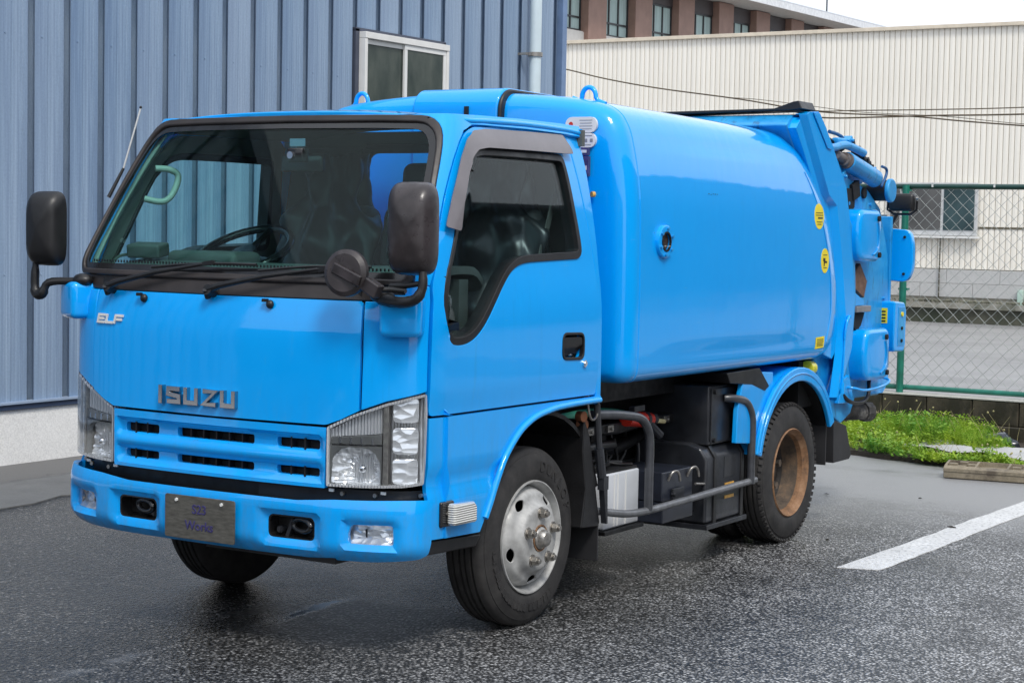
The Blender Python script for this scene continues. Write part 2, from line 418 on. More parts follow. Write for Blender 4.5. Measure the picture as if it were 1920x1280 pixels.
def patch(name, outer, holes, fn, mat, parent, th=.012, res=.035, bevel=.003, off=0., mirror=False, **kw):
    """curved sheet: 2-D outline with holes mapped through fn(u,v)->xyz, given thickness inwards"""
    loops = [subdiv(outer, res)]+[subdiv(h, res) for h in holes]
    pts = []; edges = []
    for lp in loops:
        s = len(pts); pts += lp; edges += [(s+i, s+(i+1) % len(lp)) for i in range(len(lp))]
    us = [p[0] for p in outer]; vs = [p[1] for p in outer]
    nu = int((max(us)-min(us))/res)+1; nv = int((max(vs)-min(vs))/res)+1
    for i in range(1, nu):
        for j in range(1, nv):
            q = (min(us)+(max(us)-min(us))*i/nu, min(vs)+(max(vs)-min(vs))*j/nv)
            if not inpoly(*q, loops[0]) or any(inpoly(*q, h) for h in loops[1:]): continue
            if any((q[0]-b[0])**2+(q[1]-b[1])**2 < (res*.5)**2 for lp in loops for b in lp): continue
            pts.append(q)
    vo, eo, fo, *_ = delaunay_2d_cdt([Vector(p) for p in pts], edges, [], 0, 1e-6)
    tris = []
    for f in fo:
        cx = sum(vo[i][0] for i in f)/len(f); cy = sum(vo[i][1] for i in f)/len(f)
        if inpoly(cx, cy, loops[0]) and not any(inpoly(cx, cy, h) for h in loops[1:]): tris.append(f)
    e = 1e-3
    def N(u, v):
        a = Vector(fn(u+e, v))-Vector(fn(u-e, v)); b = Vector(fn(u, v+e))-Vector(fn(u, v-e)); n = a.cross(b)
        return n.normalized() if n.length > 1e-12 else Vector((0, 0, 1))
    bm = B(); T = []; I = []
    cnt = {}
    for f in tris:
        for a, b in zip(f, f[1:]+f[:1]) if isinstance(f, list) else zip(f, tuple(f[1:])+tuple(f[:1])):
            cnt[(a, b)] = 1
    used = sorted({i for f in tris for i in f}); idx = {}
    for i in used:
        u, v = vo[i]; p = Vector(fn(u, v)); n = N(u, v)
        a = p+n*off; b = p+n*(off-th)
        if mirror: a.x = -a.x; b.x = -b.x
        idx[i] = (bm.verts.new(a), bm.verts.new(b))
    for f in tris:
        bm.faces.new([idx[i][0] for i in f]); bm.faces.new([idx[i][1] for i in reversed(f)])
    for (a, b) in cnt:
        if (b, a) not in cnt:
            bm.faces.new((idx[a][0], idx[b][0], idx[b][1], idx[a][1]))
    return fin(bm, name, mat, parent, bevel=bevel, smooth=40, **kw) if bevel else fin(bm, name, mat, parent, smooth=40, **kw)
def interp(tab, x):
    """monotone-ish cubic through a table"""
    if x <= tab[0][0]: return tab[0][1]
    if x >= tab[-1][0]: return tab[-1][1]
    for i in range(len(tab)-1):
        if tab[i][0] <= x <= tab[i+1][0]: break
    def sl(k):
        if k <= 0 or k >= len(tab)-1: 
            a, b = (0, 1) if k <= 0 else (len(tab)-2, len(tab)-1)
            return (tab[b][1]-tab[a][1])/(tab[b][0]-tab[a][0])
        d0 = (tab[k][1]-tab[k-1][1])/(tab[k][0]-tab[k-1][0]); d1 = (tab[k+1][1]-tab[k][1])/(tab[k+1][0]-tab[k][0])
        return 0 if d0*d1 <= 0 else 2*d0*d1/(d0+d1)
    h = tab[i+1][0]-tab[i][0]; t = (x-tab[i][0])/h; m0 = sl(i)*h; m1 = sl(i+1)*h
    return (2*t**3-3*t*t+1)*tab[i][1]+(t**3-2*t*t+t)*m0+(-2*t**3+3*t*t)*tab[i+1][1]+(t**3-t*t)*m1
def empty(name, loc, label, cat, group=None, parent=None):
    o = bpy.data.objects.new(name, None); COL.objects.link(o); o.location = loc
    if label: o['label'] = label
    if cat: o['category'] = cat
    if group: o['group'] = group
    return o
def tag(o, label, cat, group=None):
    o['label'] = label; o['category'] = cat
    if group: o['group'] = group
    return o
def strokes(bm, paths, wd, y0, y1, ox, oz, sx, sz, shear=0.):
    """thick letter strokes as mitred ribbons in the xz plane"""
    for p in paths:
        p = [Vector((a*sx+b*sz*shear, b*sz)) for a, b in p]; L = []; R = []
        for i in range(len(p)):
            d0 = (p[i]-p[i-1]).normalized() if i > 0 else None; d1 = (p[i+1]-p[i]).normalized() if i < len(p)-1 else None
            d = (d0 or d1) if (d0 is None or d1 is None) else (d0+d1).normalized()
            n = Vector((-d.y, d.x)); s = 1.
            if d0 is not None and d1 is not None: s = 1/max(.5, n.dot(Vector((-d0.y, d0.x))))
            L.append(p[i]+n*wd/2*s); R.append(p[i]-n*wd/2*s)
        poly = [(q.x+ox, q.y+oz) for q in L]+[(q.x+ox, q.y+oz) for q in reversed(R)]
        prism(bm, poly, 1, y0, y1)
def text_obj(s, size, depth, mat, parent, name, mtx, bevel=0):
    c = bpy.data.curves.new(name, 'FONT'); c.body = s; c.size = size; c.extrude = depth; c.align_x = 'CENTER'; c.align_y = 'CENTER'; c.bevel_depth = bevel
    t = bpy.data.objects.new('tmp', c); COL.objects.link(t)
    dg = bpy.context.evaluated_depsgraph_get(); me = bpy.data.meshes.new_from_object(t.evaluated_get(dg))
    bpy.data.objects.remove(t); me.materials.clear(); me.transform(mtx)
    return link(name, me, mat, parent)
def struct(o): o['kind'] = 'structure'; return o

# ================================================================== GROUND
bm = B(); s = 400
for a in ((-s, -s), (s, -s), (s, s), (-s, s)): bm.verts.new((*a, 0))
bm.faces.new(bm.verts)
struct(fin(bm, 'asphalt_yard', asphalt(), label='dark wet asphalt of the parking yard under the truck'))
# concrete strip at the foot of the blue wall, irregular worn edge
bm = B(); pts = []
for i in range(80):
    y = -14+i*.3
    pts.append((-3.10+.20*math.sin(y*1.3+.6)+.12*math.sin(y*3.7+1)+.05*math.sin(y*9)+random.uniform(-.04, .04), y))
pts += [(-4.3, 9.7), (-4.3, -14)]
prism(bm, pts, 2, -.02, .006)
m = NT('stained_yard_concrete'); v = m.coord(); f = m.noise(v, 2.2, 8, .65); g = m.noise(m.coord((1, .45, 1)), 1.6, 6, .65); h = m.noise(v, 80, 4)
xyz = m.n('ShaderNodeSeparateXYZ'); m.l(v, xyz.inputs[0])
c = m.mix(m.ramp(f, [(.3, 0.), (.7, 1.)]), (.13, .13, .127), (.20, .20, .193))
wet = m.math('ADD', m.math('MULTIPLY', m.math('ADD', xyz.outputs[0], 3.62), -2.2), m.math('MULTIPLY', m.math('SUBTRACT', g, .5), 3.2))
wet = m.ramp(wet, [(-.0, .15), (.2, 1.)])
c = m.mix(wet, c, (.035, .033, .034)); c = m.mix(.3, c, m.ramp(h, [(.3, .5), (.7, 1.3)]), 'MULTIPLY')
m.set(Base_Color=c, Roughness=m.mix(wet, .7, .3), Normal=m.bump(h, .3, .004))
struct(fin(bm, 'concrete_strip', m.m, label='grey concrete strip with dark wet stains along the blue wall'))
# painted bay line
bm = B(); L_ = []; R_ = []
for i in range(60):
    y = 1.93+i*.14; t = (y-1.93)/2.74
    L_.append((1.311+.072*t+random.uniform(-.006, .006), y)); R_.append((1.497+.052*t+random.uniform(-.006, .006), y+.06))
prism(bm, L_+R_[::-1], 2, .001, .0045)
m = NT('worn_white_road_paint'); v = m.coord(); f = m.noise(v, 60, 5, .7); g = m.noise(v, 3, 4)
m.set(Base_Color=m.mix(m.ramp(f, [(.50, 0.), (.66, .85)]), m.mix(m.ramp(g, [(.3, 0.), (.7, 1.)]), (.72, .72, .71), (.58, .58, .57)), (.20, .20, .20)), Roughness=.45, Normal=m.bump(f, .6, .004))
struct(fin(bm, 'painted_line', m.m, label='worn white painted parking line'))

# planting strip, retaining wall, neighbouring yard
bm = B(); pts = [(-3.8, 7.5), (-3.8, 6.5)]
for i in range(60):
    x = -3.6+i*.12; pts.append((x, 6.32-.42*(1/(1+math.exp(-(x+.1)*5)))+.05*math.sin(x*5)+random.uniform(-.02, .02)))
pts += [(3.6, 7.5)]
prism(bm, pts, 2, -.05, .035)
M_SOIL = simple('dark_soil', (.045, .036, .026), .9, var=.4, vscale=14, bump=.8, bscale=40)
struct(fin(bm, 'planting_strip', M_SOIL, label='strip of dark soil below the low concrete wall'))
bm = B(); bx(bm, -40, 60, 7.62, 60, -.1, .285)
m = NT('grey_neighbour_asphalt'); v = m.coord(); f = m.noise(v, 1.2, 6); g = m.noise(v, 70, 4); h = m.noise(m.coord((.3, 3, 1)), 1.4, 6)
c = m.mix(m.ramp(f, [(.3, 0.), (.7, 1.)]), (.24, .24, .245), (.31, .31, .31)); c = m.mix(m.ramp(h, [(.52, 0.), (.6, .35)]), c, (.15, .15, .155))
m.set(Base_Color=m.mix(.3, c, m.ramp(g, [(.3, .6), (.7, 1.3)]), 'MULTIPLY'), Roughness=.5, Normal=m.bump(g, .3, .004))
struct(fin(bm, 'neighbouring_yard', m.m, label='grey paved yard beyond the chain link fence'))

wall = empty('retaining_wall', (0, 7.6, 0), 'low dark stained concrete block wall under the chain link fence', 'wall')
M_CW = concrete('mossy_block_concrete', (.055, .045, .028), (.12, .10, .065), (.015, .013, .008), .48, 5., (1, 1, .6), .85)
M_CC = concrete('pale_wall_coping', (.42, .41, .38), (.52, .51, .47), (.2, .19, .16), .6, 5.)
bm = B(); bx(bm, -.1755, .1755, -.07, .07, -.092, .092)
bmesh.ops.bevel(bm, geom=list(bm.edges), offset=.006, segments=1, affect='EDGES')
bmesh.ops.recalc_face_normals(bm, faces=bm.faces); blk = bpy.data.meshes.new('concrete_block'); bm.to_mesh(blk); bm.free()
for r, (z, dy, ox) in enumerate(((.235, 0, 0), (.052, -.035, .12))):
    for i in range(18):
        o = link('concrete_block', blk, M_CW, wall)
        o.location = (-3.6+.357*i+ox, .0+dy+random.uniform(-.003, .003)-.03, z+random.uniform(-.002, .002))
bm = B(); bx(bm, -3.9, 3.0, -.105, .10, .3285, .342); fin(bm, 'coping', M_CC, wall, bevel=.004)
bm = B(); bx(bm, -3.9, 3.0, -.012, .05, -.03, .326); fin(bm, 'mortar_core', M_CW, wall)

# chain link fence on the wall
fen = empty('chain_link_fence', (0, 7.6, .342), 'green framed chain link fence standing on the low block wall', 'fence')
M_GRN = simple('green_fence_paint', (.010, .15, .105), .35, coat=.3, var=.25, vscale=10)
M_GRND = simple('dark_green_fence_paint', (.006, .045, .034), .35, coat=.3, var=.25, vscale=10)
M_WIRE = simple('pale_galvanised_wire', (.42, .44, .42), .5, metal=.3)
bm = B(); cyl(bm, (-4.0, 0, 1.59), (3.0, 0, 1.59), .021, 12); fin(bm, 'top_rail', M_GRND, fen, smooth=40)
bm = B(); cyl(bm, (-4.0, 0, .040), (3.0, 0, .040), .021, 12); fin(bm, 'bottom_rail', M_GRN, fen, smooth=40)
for x in (-3.85, -2.15, -.447, 1.25, 2.95):
    bm = B(); cyl(bm, (x, -.036, -.002), (x, -.036, 1.60), .028, 14)
    for z in (.04, .8, 1.56): box(bm, (x, -.012, z), (.075, .05, .016))
    fin(bm, 'fence_post', M_GRN, fen, smooth=40)
for i in range(13):
    bm = B(); box(bm, (-3.6+.48*i, -.03, 1.595), (.012, .008, .02)); fin(bm, 'wire_clip', M_WHITE, fen)
bm = B(); p = .098; x0, x1, z0, z1 = -4.0, 3.0, .055, 1.57
def wire(a, b, y):
    n = max(1, int((Vector(b)-Vector(a)).length/(p*.7071)))
    pa = [(a[0]+(b[0]-a[0])*k/n, y+(.004 if k % 2 else -.004), a[1]+(b[1]-a[1])*k/n+random.uniform(-.002, .002)) for k in range(n+1)]
    tube(bm, pa, .0021, 3, cap=False)
k = x0-(z1-z0)
while k < x1:
    for sgn in (1, -1):
        if sgn == 1: a = [k, z0]; b = [k+(z1-z0), z1]
        else: a = [k, z1]; b = [k+(z1-z0), z0]
        if a[0] < x0: a[1] += sgn*(x0-a[0]); a[0] = x0
        if b[0] > x1: b[1] -= sgn*(b[0]-x1); b[0] = x1
        if b[0]-a[0] > .03: wire(a, b, .006*sgn)
    k += p
fin(bm, 'wire_mesh', M_WIRE, fen, kind='stuff')

# weeds
LM = leafmat()
def weedbed(name, n, fn, label, size):
    bm = B()
    for _ in range(n):
        x, y, h, fern = fn()
        if fern:
            # upright feathery stem with side leaflets
            lean = Vector((random.uniform(-.35, .35), random.uniform(-.35, .2), 1)).normalized(); st = Vector((x, y, .03))
            L = h; k = 9; sd_ = lean.orthogonal().normalized()
            a0 = random.uniform(0, 6.3)
            sd_ = Matrix.Rotation(a0, 3, lean) @ sd_
            for i in range(k):
                q = st+lean*L*(i+.5)/k; ln = size*1.7*(1-.55*i/k)*random.uniform(.7, 1.2)
                for s_ in (1, -1):
                    d = (sd_*s_+lean*.7).normalized()*ln; wv = lean.cross(d).normalized()*.0+lean*ln*.22
                    vs = [bm.verts.new(q), bm.verts.new(q+d*.5-wv*.6), bm.verts.new(q+d), bm.verts.new(q+d*.5+wv*.6)]
                    bm.faces.new(vs)
        else:
            st = Vector((x, y, .03+random.uniform(0, h)))
            for i in range(4):
                a = random.uniform(0, 2*PI); e_ = random.uniform(-.2, 1.0); d = Vector((math.cos(a)*math.cos(e_), math.sin(a)*math.cos(e_), math.sin(e_)))
                ln = size*random.uniform(.6, 1.25); sdv = d.cross(Vector((random.uniform(-.5, .5), random.uniform(-.5, .5), 1))).normalized()*ln*.38
                q = st+Vector((random.uniform(-1, 1), random.uniform(-1, 1), random.uniform(-.4, .6)))*size*.7
                bm.faces.new([bm.verts.new(q), bm.verts.new(q+d*ln*.5+sdv), bm.verts.new(q+d*ln), bm.verts.new(q+d*ln*.5-sdv)])
    me = bpy.data.meshes.new(name); bm.to_mesh(me); bm.free(); o = link(name, me, LM, kind='stuff'); o['label'] = label; return o
def front_band():
    while True:
        x = random.uniform(-1.4, 3.0); t = 1/(1+math.exp(-(x+.1)*5)); f = 6.33-.42*t
        wdt = .42 if x < .12 else .17+.05*math.sin(x*6)
        y = f+random.uniform(-.03, wdt)
        hh = .11+.05*math.sin(x*9+1)*math.sin(x*4) if x < .2 else .065+.03*math.sin(x*11)
        if random.random() < .25+.75*math.sin(x*7+2)**2: return x, y, max(.03, hh*random.uniform(.35, 1.35)), random.random() < .10
def back_tuft():
    while True:
        x = random.uniform(-1.5, .62); y = random.uniform(6.75, 7.35)
        e_ = max(0, 1-((x+.05)/.62)**2*.75) if x > -.9 else .35
        if x > .42 and y > 7.0: continue
        return x, y, (.05+.17*e_)*random.uniform(.6, 1.08), random.random() < .5
def right_tuft():
    x = random.uniform(.75, 2.6); y = random.uniform(6.9, 7.35); return x, y, .10*random.uniform(.4, 1.1)*(1.3 if x > 1 else .8), random.random() < .4
weedbed('low_weeds', 4300, front_band, 'low bright green clover-like weeds along the edge of the asphalt', .026)
weedbed('tall_weeds', 2600, back_tuft, 'taller yellow-green feathery weeds in front of the block wall', .030)
weedbed('sparse_weeds', 500, right_tuft, 'sparse weeds at the right end of the block wall', .026)
bm = B()
for _ in range(170):
    if random.random() < .5: x, y = random.uniform(-1.2, .6), random.uniform(6.8, 7.35); h = random.uniform(.12, .30)
    else: x, y, h, _f = front_band(); h = random.uniform(.07, .17)
    a = random.uniform(0, 6.3); q = Vector((x, y, .03)); d_ = Vector((math.cos(a)*.35, math.sin(a)*.35, 1)).normalized()*h
    tube(bm, [q, q+d_*.5, q+d_+Vector((math.cos(a), math.sin(a), -.3))*h*.15], [.0022, .0018, .001], 3)
    if random.random() < .45: bmesh.ops.create_icosphere(bm, subdivisions=1, radius=.008, matrix=Matrix.Translation(q+d_))
o_ = fin(bm, 'dry_stems', simple('dry_straw_stems', (.38, .34, .16), .7, var=.3), kind='stuff'); o_['label'] = 'dry straw coloured stems and seed heads among the weeds'
# light sheet lying among the weeds, black bag
bm = B(); g = {}
for i in range(26):
    for j in range(7):
        x = .0+i*.09; y = 6.36+j*.075+.03*math.sin(i*.7)+(.22-.22*(1/(1+math.exp((x-.1)*8)))*-1)*0
        g[i, j] = bm.verts.new((x, y, .058+.014*math.sin(i*1.1+j)+.012*math.sin(j*2.1+i*.4)+random.uniform(-.003, .003)))
for i in range(25):
    for j in range(6): bm.faces.new((g[i, j], g[i+1, j], g[i+1, j+1], g[i, j+1]))
tag(fin(bm, 'ground_sheet', simple('pale_grey_weed_sheet', (.42, .42, .41), .6, var=.15), smooth=60), 'pale grey weed-control sheet lying among the weeds by the block wall', 'ground sheet')
bm = B(); bmesh.ops.create_icosphere(bm, subdivisions=3, radius=.11)
for v in bm.verts:
    v.co = Vector((v.co.x*1.35, v.co.y*.7, max(-.02, v.co.z*.85)))*(1+.12*math.sin(v.co.x*60)+random.uniform(-.07, .07))+Vector((.50, 7.05, .05))
tag(fin(bm, 'crumpled_bag', simple('black_crumpled_plastic', (.02, .025, .035), .25, coat=.5), smooth=30), 'small crumpled black plastic sheet beside the tall weeds at the wall', 'plastic bag')

# wheel stop
M_STOP = concrete('weathered_brown_wheel_stop', (.20, .165, .11), (.33, .28, .20), (.09, .07, .05), .56, 12.)
stop = empty('wheel_stop', (.652, 5.376, 0), 'weathered brown parking wheel stop with checkered pockets beside the weeds', 'wheel stop')
stop.rotation_euler = (0, 0, math.atan2(.069, .504))
LN = 1.2; sec = [(0, .002), (0, .062), (.035, .092), (.165, .105), (.19, .09), (.19, .002)]
bm = B(); prism(bm, [(y, z) for y, z in ((0, .004), (0, .05), (.03, .060), (.165, .072), (.19, .06), (.19, .004))], 0, 0, LN); fin(bm, 'body', M_STOP, stop, bevel=.006)
bm = B()
for x in [0.01, .20, .40, .60, .80, 1.0, 1.19]: prism(bm, [(.002, .04), (.004, .066), (.035, .088), (.165, .104), (.186, .09), (.186, .05)], 0, x-.008, x+.008)
prism(bm, [(-.004, .045), (-.004, .068), (.03, .084), (.03, .045)], 0, 0, LN); prism(bm, [(.165, .05), (.165, .104), (.194, .092), (.194, .05)], 0, 0, LN)
fin(bm, 'raised_rib', M_STOP, stop, bevel=.003)
for sI in (0, 2, 4):
    for i in range(3):
        for j in range(3):
            if (i+j) % 2:
                bm = B(); xx = .02+sI*.2+i*.06; yy = .035+j*.042; zz = .070+j*.008
                bx(bm, xx, xx+.054, yy, yy+.038, .05, zz+.014); fin(bm, 'raised_block', M_STOP, stop, bevel=.003)

# small litter on the asphalt
M_LIT = simple('dark_dead_leaf', (.02, .018, .014), .8)
for (x, y, s_, lab) in ((1.36, 3.42, .022, 'dark dead leaf lying on the asphalt left of the white line'), (.98, 2.62, .012, 'tiny dark pebble on the asphalt right of the rear wheel'),
                     (.35, 4.15, .016, 'dark leaf scrap on the asphalt behind the rear wheel'), (.86, 4.35, .012, 'tiny dark scrap on the asphalt below the wheel stop')):
    bm = B(); n = 7
    c_ = [bm.verts.new((x+s_*1.4*math.cos(2*PI*k/n)*random.uniform(.6, 1.1), y+s_*.8*math.sin(2*PI*k/n)*random.uniform(.6, 1.1), .004+random.uniform(0, .006))) for k in range(n)]
    t_ = bm.verts.new((x, y, .014))
    for k in range(n): bm.faces.new((c_[k], c_[(k+1) % n], t_))
    bm.faces.new(c_[::-1])
    tag(fin(bm, 'leaf_litter', M_LIT), lab, 'litter')

# ================================================================== BLUE WAREHOUSE
XW = -4.257
ware = empty('blue_warehouse', (XW, 2, 0), 'blue-grey corrugated metal warehouse wall standing left behind the truck', 'building')
MS = siding_blue()
prof = [(0, 0), (.108, .0), (.111, -.006), (.114, 0), (.200, -.002), (.203, -.007), (.206, -.002), (.250, -.004), (.238, -.115), (.345, -.125), (.345, -.05), (.3085, -.006), (.3075, 0)]
bm = B(); z0, z1 = .40, 6.2
for q in ((a, b) for a, b in zip(prof, prof[1:])):
    (ya, xa), (yb, xb) = q
    zs = [z0+(z1-z0)*i/6 for i in range(7)]
    for za, zb in zip(zs, zs[1:]):
        bm.faces.new([bm.verts.new((xa, ya, za)), bm.verts.new((xb, yb, za)), bm.verts.new((xb, yb, zb)), bm.verts.new((xa, ya, zb))])
bmesh.ops.remove_doubles(bm, verts=bm.verts, dist=1e-5)
for zz in (1.2, 2.7, 4.2):
    cyl(bm, (-.006, .06, zz), (.004, .06, zz), .006, 6)
bmesh.ops.recalc_face_normals(bm, faces=bm.faces)
rib = bpy.data.meshes.new('cladding_sheet'); bm.to_mesh(rib); bm.free()
Y00 = 2.218-.3075*28
for i in range(49):
    y = Y00+i*.3075
    if y > 8.75: break
    o = link('cladding_sheet', rib, MS, ware); o.location = (0, y-2, 0)
def wl(name, x0, x1, y0, y1, z0, z1, mat, parent=ware, **k):
    bm = B(); bx(bm, x0-XW if parent is ware else x0-XW, x1-XW if 1 else x1, y0-2, y1-2, z0, z1); return fin(bm, name, mat, parent, **k)
M_WW = concrete('off_white_plinth_render', (.80, .79, .76), (.88, .87, .84), (.50, .47, .42), .68, 2.)
wl('plinth', XW-.3, XW+.005, -6.5, 8.80, -.05, .352, M_WW, bevel=.004)
wl('base_flashing', XW-.05, XW+.035, -6.5, 8.84, .388, .402, simple('flashing_blue', (.30, .38, .50), .4))
wl('base_drip', XW-.05, XW+.022, -6.5, 8.84, .353, .387, simple('dark_blue_drip', (.03, .05, .10), .5))
wl('corner_trim', XW-.12, XW+.012, 8.765, 8.845, .404, 6.2, simple('corner_blue', (.15, .23, .38), .5), bevel=.003)
wl('inner_wall', XW-5.0, XW-.135, -6.6, 8.80, .4, 6.25, simple('wall_core', (.10, .14, .22), .7))
wl('roof_edge', XW-5.1, XW+.12, -6.7, 8.95, 6.21, 6.4, simple('roof_blue', (.12, .18, .30), .5))
# white framed sliding window

wy0, wy1, wz0, wz1 = 5.615, 6.80, 1.95, 3.068
bm = B()
bx(bm, 0, .075, wy0-2, wy1-2, wz1-.05, wz1); bx(bm, 0, .085, wy0-2-.01, wy1-2+.01, wz0-.02, wz0+.04)
bx(bm, 0, .07, wy0-2, wy0-2+.035, wz0+.041, wz1-.051); bx(bm, 0, .07, wy1-2-.035, wy1-2, wz0+.041, wz1-.051)
wf = fin(bm, 'window', simple('white_window_frame', (.72, .71, .68), .35, var=.06), ware, bevel=.003)
for (a, b, dx) in ((wy0+.036, 6.215, .02), (6.165, wy1-.036, .042)):
    bm = B(); z_0, z_1 = wz0+.042, wz1-.052; a -= 2; b -= 2; t = .038
    bx(bm, dx, dx+.02, a, b, z_1-t, z_1); bx(bm, dx, dx+.02, a, b, z_0, z_0+t)
    bx(bm, dx, dx+.02, a, a+t, z_0+t+.001, z_1-t-.001); bx(bm, dx, dx+.02, b-t, b, z_0+t+.001, z_1-t-.001)
    fin(bm, 'sash', M_WHITE, wf, bevel=.002)
    bm = B(); bx(bm, dx+.008, dx+.012, a+t, b-t, z_0+t, z_1-t)
    m = NT('dark_green_wired_glass'); v = m.coord((1, 2, 1)); f = m.noise(v, 3, 5); g = m.noise(m.coord((1, 40, 60)), 1.5, 3)
    m.set(Base_Color=m.mix(m.ramp(f, [(.3, 0.), (.7, 1.)]), (.035, .05, .045), (.085, .10, .085)), Roughness=.22, Normal=m.bump(g, .15, .004))
    fin(bm, 'pane', m.m, wf)
bm = B(); bx(bm, -.07, .012, wy0-2-.05, wy0-2-.002, wz0-.3, wz1+.02); bx(bm, -.07, .012, wy1-2+.002, wy1-2+.03, wz0-.3, wz1+.02); bx(bm, -.07, .012, wy0-2-.05, wy1-2+.03, wz1+.002, wz1+.03)
fin(bm, 'window_surround', simple('surround_dark', (.06, .07, .10), .5), ware)
# downpipe
bm = B(); cyl(bm, (.10, 8.135-2, .05), (.10, 8.135-2, 6.2), .053, 20)
dp = fin(bm, 'downpipe', simple('pale_blue_pipe', (.58, .68, .72), .35, var=.06, coat=.2), ware, smooth=40)
for zz in (1.2, 3.11, 4.9):
    bm = B(); lathe(bm, [(zz-.018, .060), (zz-.018, .067), (zz+.018, .067), (zz+.018, .060)], 20, 2, (.10, 8.135-2, 0)); box(bm, (.03, 8.03-2, zz), (.10, .03, .02)); box(bm, (.10, 8.060-2, zz), (.03, .03, .03))
    fin(bm, 'pipe_bracket', simple('bracket_metal', (.35, .33, .30), .4, metal=.6), dp, smooth=40)

# ================================================================== CREAM BUILDING
YB = 20.4
cream = empty('cream_building', (-6, YB, .28), 'long cream corrugated metal building behind the fence', 'building')
MC = siding_beige()
def cb(name, x0, x1, y0, y1, z0, z1, mat, parent=cream, **k):
    bm = B(); bx(bm, x0+6, x1+6, y0-YB, y1-YB, z0-.28, z1-.28); return fin(bm, name, mat, parent, **k)
def stripmesh(z0, z1):
    bm = B(); pr_ = [(0, 0), (.012, .016), (.024, 0), (.168, 0)]
    ys = [(0, .0), (.004, .024), (.012, 0), (.045, -.005), (.080, .0), (.085, .024), (.093, 0), (.130, -.005), (.168, 0)]
    for (xa, ya), (xb, yb) in zip(ys, ys[1:]):
        bm.faces.new([bm.verts.new((xa, ya, z0-.28)), bm.verts.new((xb, yb, z0-.28)), bm.verts.new((xb, yb, z1-.28)), bm.verts.new((xa, ya, z1-.28))])
    bmesh.ops.remove_doubles(bm, verts=bm.verts, dist=1e-5); bmesh.ops.recalc_face_normals(bm, faces=bm.faces)
    me = bpy.data.meshes.new('siding_strip'); bm.to_mesh(me); bm.free(); return me
s1, s2 = stripmesh(1.70, 4.60), stripmesh(1.08, 1.675)
for i in range(92):
    x = -14.0+i*.1685
    for k_, me in enumerate((s1, s2)):
        if k_ and not -6.2 < x < 1: continue
        o = link('siding_strip', me, MC, cream); o.location = (x+6, 0, 0)
cb('wall_core', -14, 1.6, YB+.02, YB+9, .3, 4.6, simple('cream_core', (.5, .47, .40), .7))
cb('parapet_cap', -14.1, 1.7, YB-.06, YB+9.1, 4.60, 4.655, simple('cream_cap', (.66, .58, .46), .5), bevel=.004)
cb('lap_joint', -14, 1.6, YB-.012, YB+.01, 1.672, 1.70, simple('dark_lap', (.10, .085, .05), .6))
M_BLKW = concrete('grey_rendered_blocks', (.44, .44, .43), (.54, .54, .53), (.30, .30, .28), .62, 1.6)
bm = B(); bx(bm, -.398, .398, -.03, .05, -.1, .1); bmesh.ops.bevel(bm, geom=list(bm.edges), offset=.004, segments=1, affect='EDGES'); bmesh.ops.recalc_face_normals(bm, faces=bm.faces)
wb = bpy.data.meshes.new('wall_block'); bm.to_mesh(wb); bm.free()
for r in range(2):
    for i in range(8):
        o = link('wall_block', wb, M_BLKW, cream); o.location = (-6.0+.8*i+(.4 if r else 0)+6, 0, .70-.28+r*.204+.06)
cb('ledge', -7, 1.2, YB-.22, YB+.02, .50, .58, concrete('mossy_ledge', (.20, .19, .15), (.38, .37, .33), (.05, .06, .03), .5, 7.))
cb('ledge_face', -7, 1.2, YB-.16, YB-.0, .28, .497, concrete('mossy_ledge_face', (.05, .05, .035), (.11, .11, .08), (.02, .03, .012), .5, 5.))
# debris row on the ledge
bm = B()
for i in range(420):
    x = random.uniform(-6.6, 1.0); s_ = random.uniform(.012, .03)
    box(bm, (x+6, -.15+random.uniform(-.05, .06), .315+s_*.5-.0), (s_*1.6, s_, s_), (random.random(), random.random(), random.random()))
fin(bm, 'ledge_debris', simple('mossy_gravel', (.16, .16, .12), .9, var=.6, vscale=4), cream, kind='stuff')
wn_ = cb('window', -5.30, -3.95, YB-.085, YB-.03, 1.565, 2.34, simple('aluminium_frame', (.55, .56, .56), .35), bevel=.004)
M_GP = simple('frosted_dark_glass', (.10, .10, .098), .3, var=.25, vscale=3, bump=.3, bscale=90)
cb('pane', -5.02, -4.50, YB-.094, YB-.086, 1.645, 2.30, M_GP, wn_)
cb('pane', -4.455, -3.995, YB-.094, YB-.086, 1.645, 2.30, simple('teal_dark_glass', (.045, .075, .08), .15, var=.5, vscale=2.2), wn_)
cb('pane', -5.27, -5.13, YB-.094, YB-.086, 1.645, 2.30, M_GP, wn_)
cb('window_sill', -5.34, -3.91, YB-.12, YB-.03, 1.525, 1.558, M_WHITE, wn_, bevel=.004)
bm = B(); tube(bm, [(-4.50+6, -.06, z) for z in (1.60-.28, 1.2-.28, .9-.28, .60-.28)], .011, 8)
fin(bm, 'drain_pipe', concrete('grimy_pipe', (.05, .045, .03), (.2, .19, .15), (.02, .02, .01), .5, 20.), cream)
cb('downpipe', -3.32, -3.24, YB-.10, YB-.03, .3, .80, simple('pale_green_pipe', (.45, .60, .52), .4), bevel=.01)

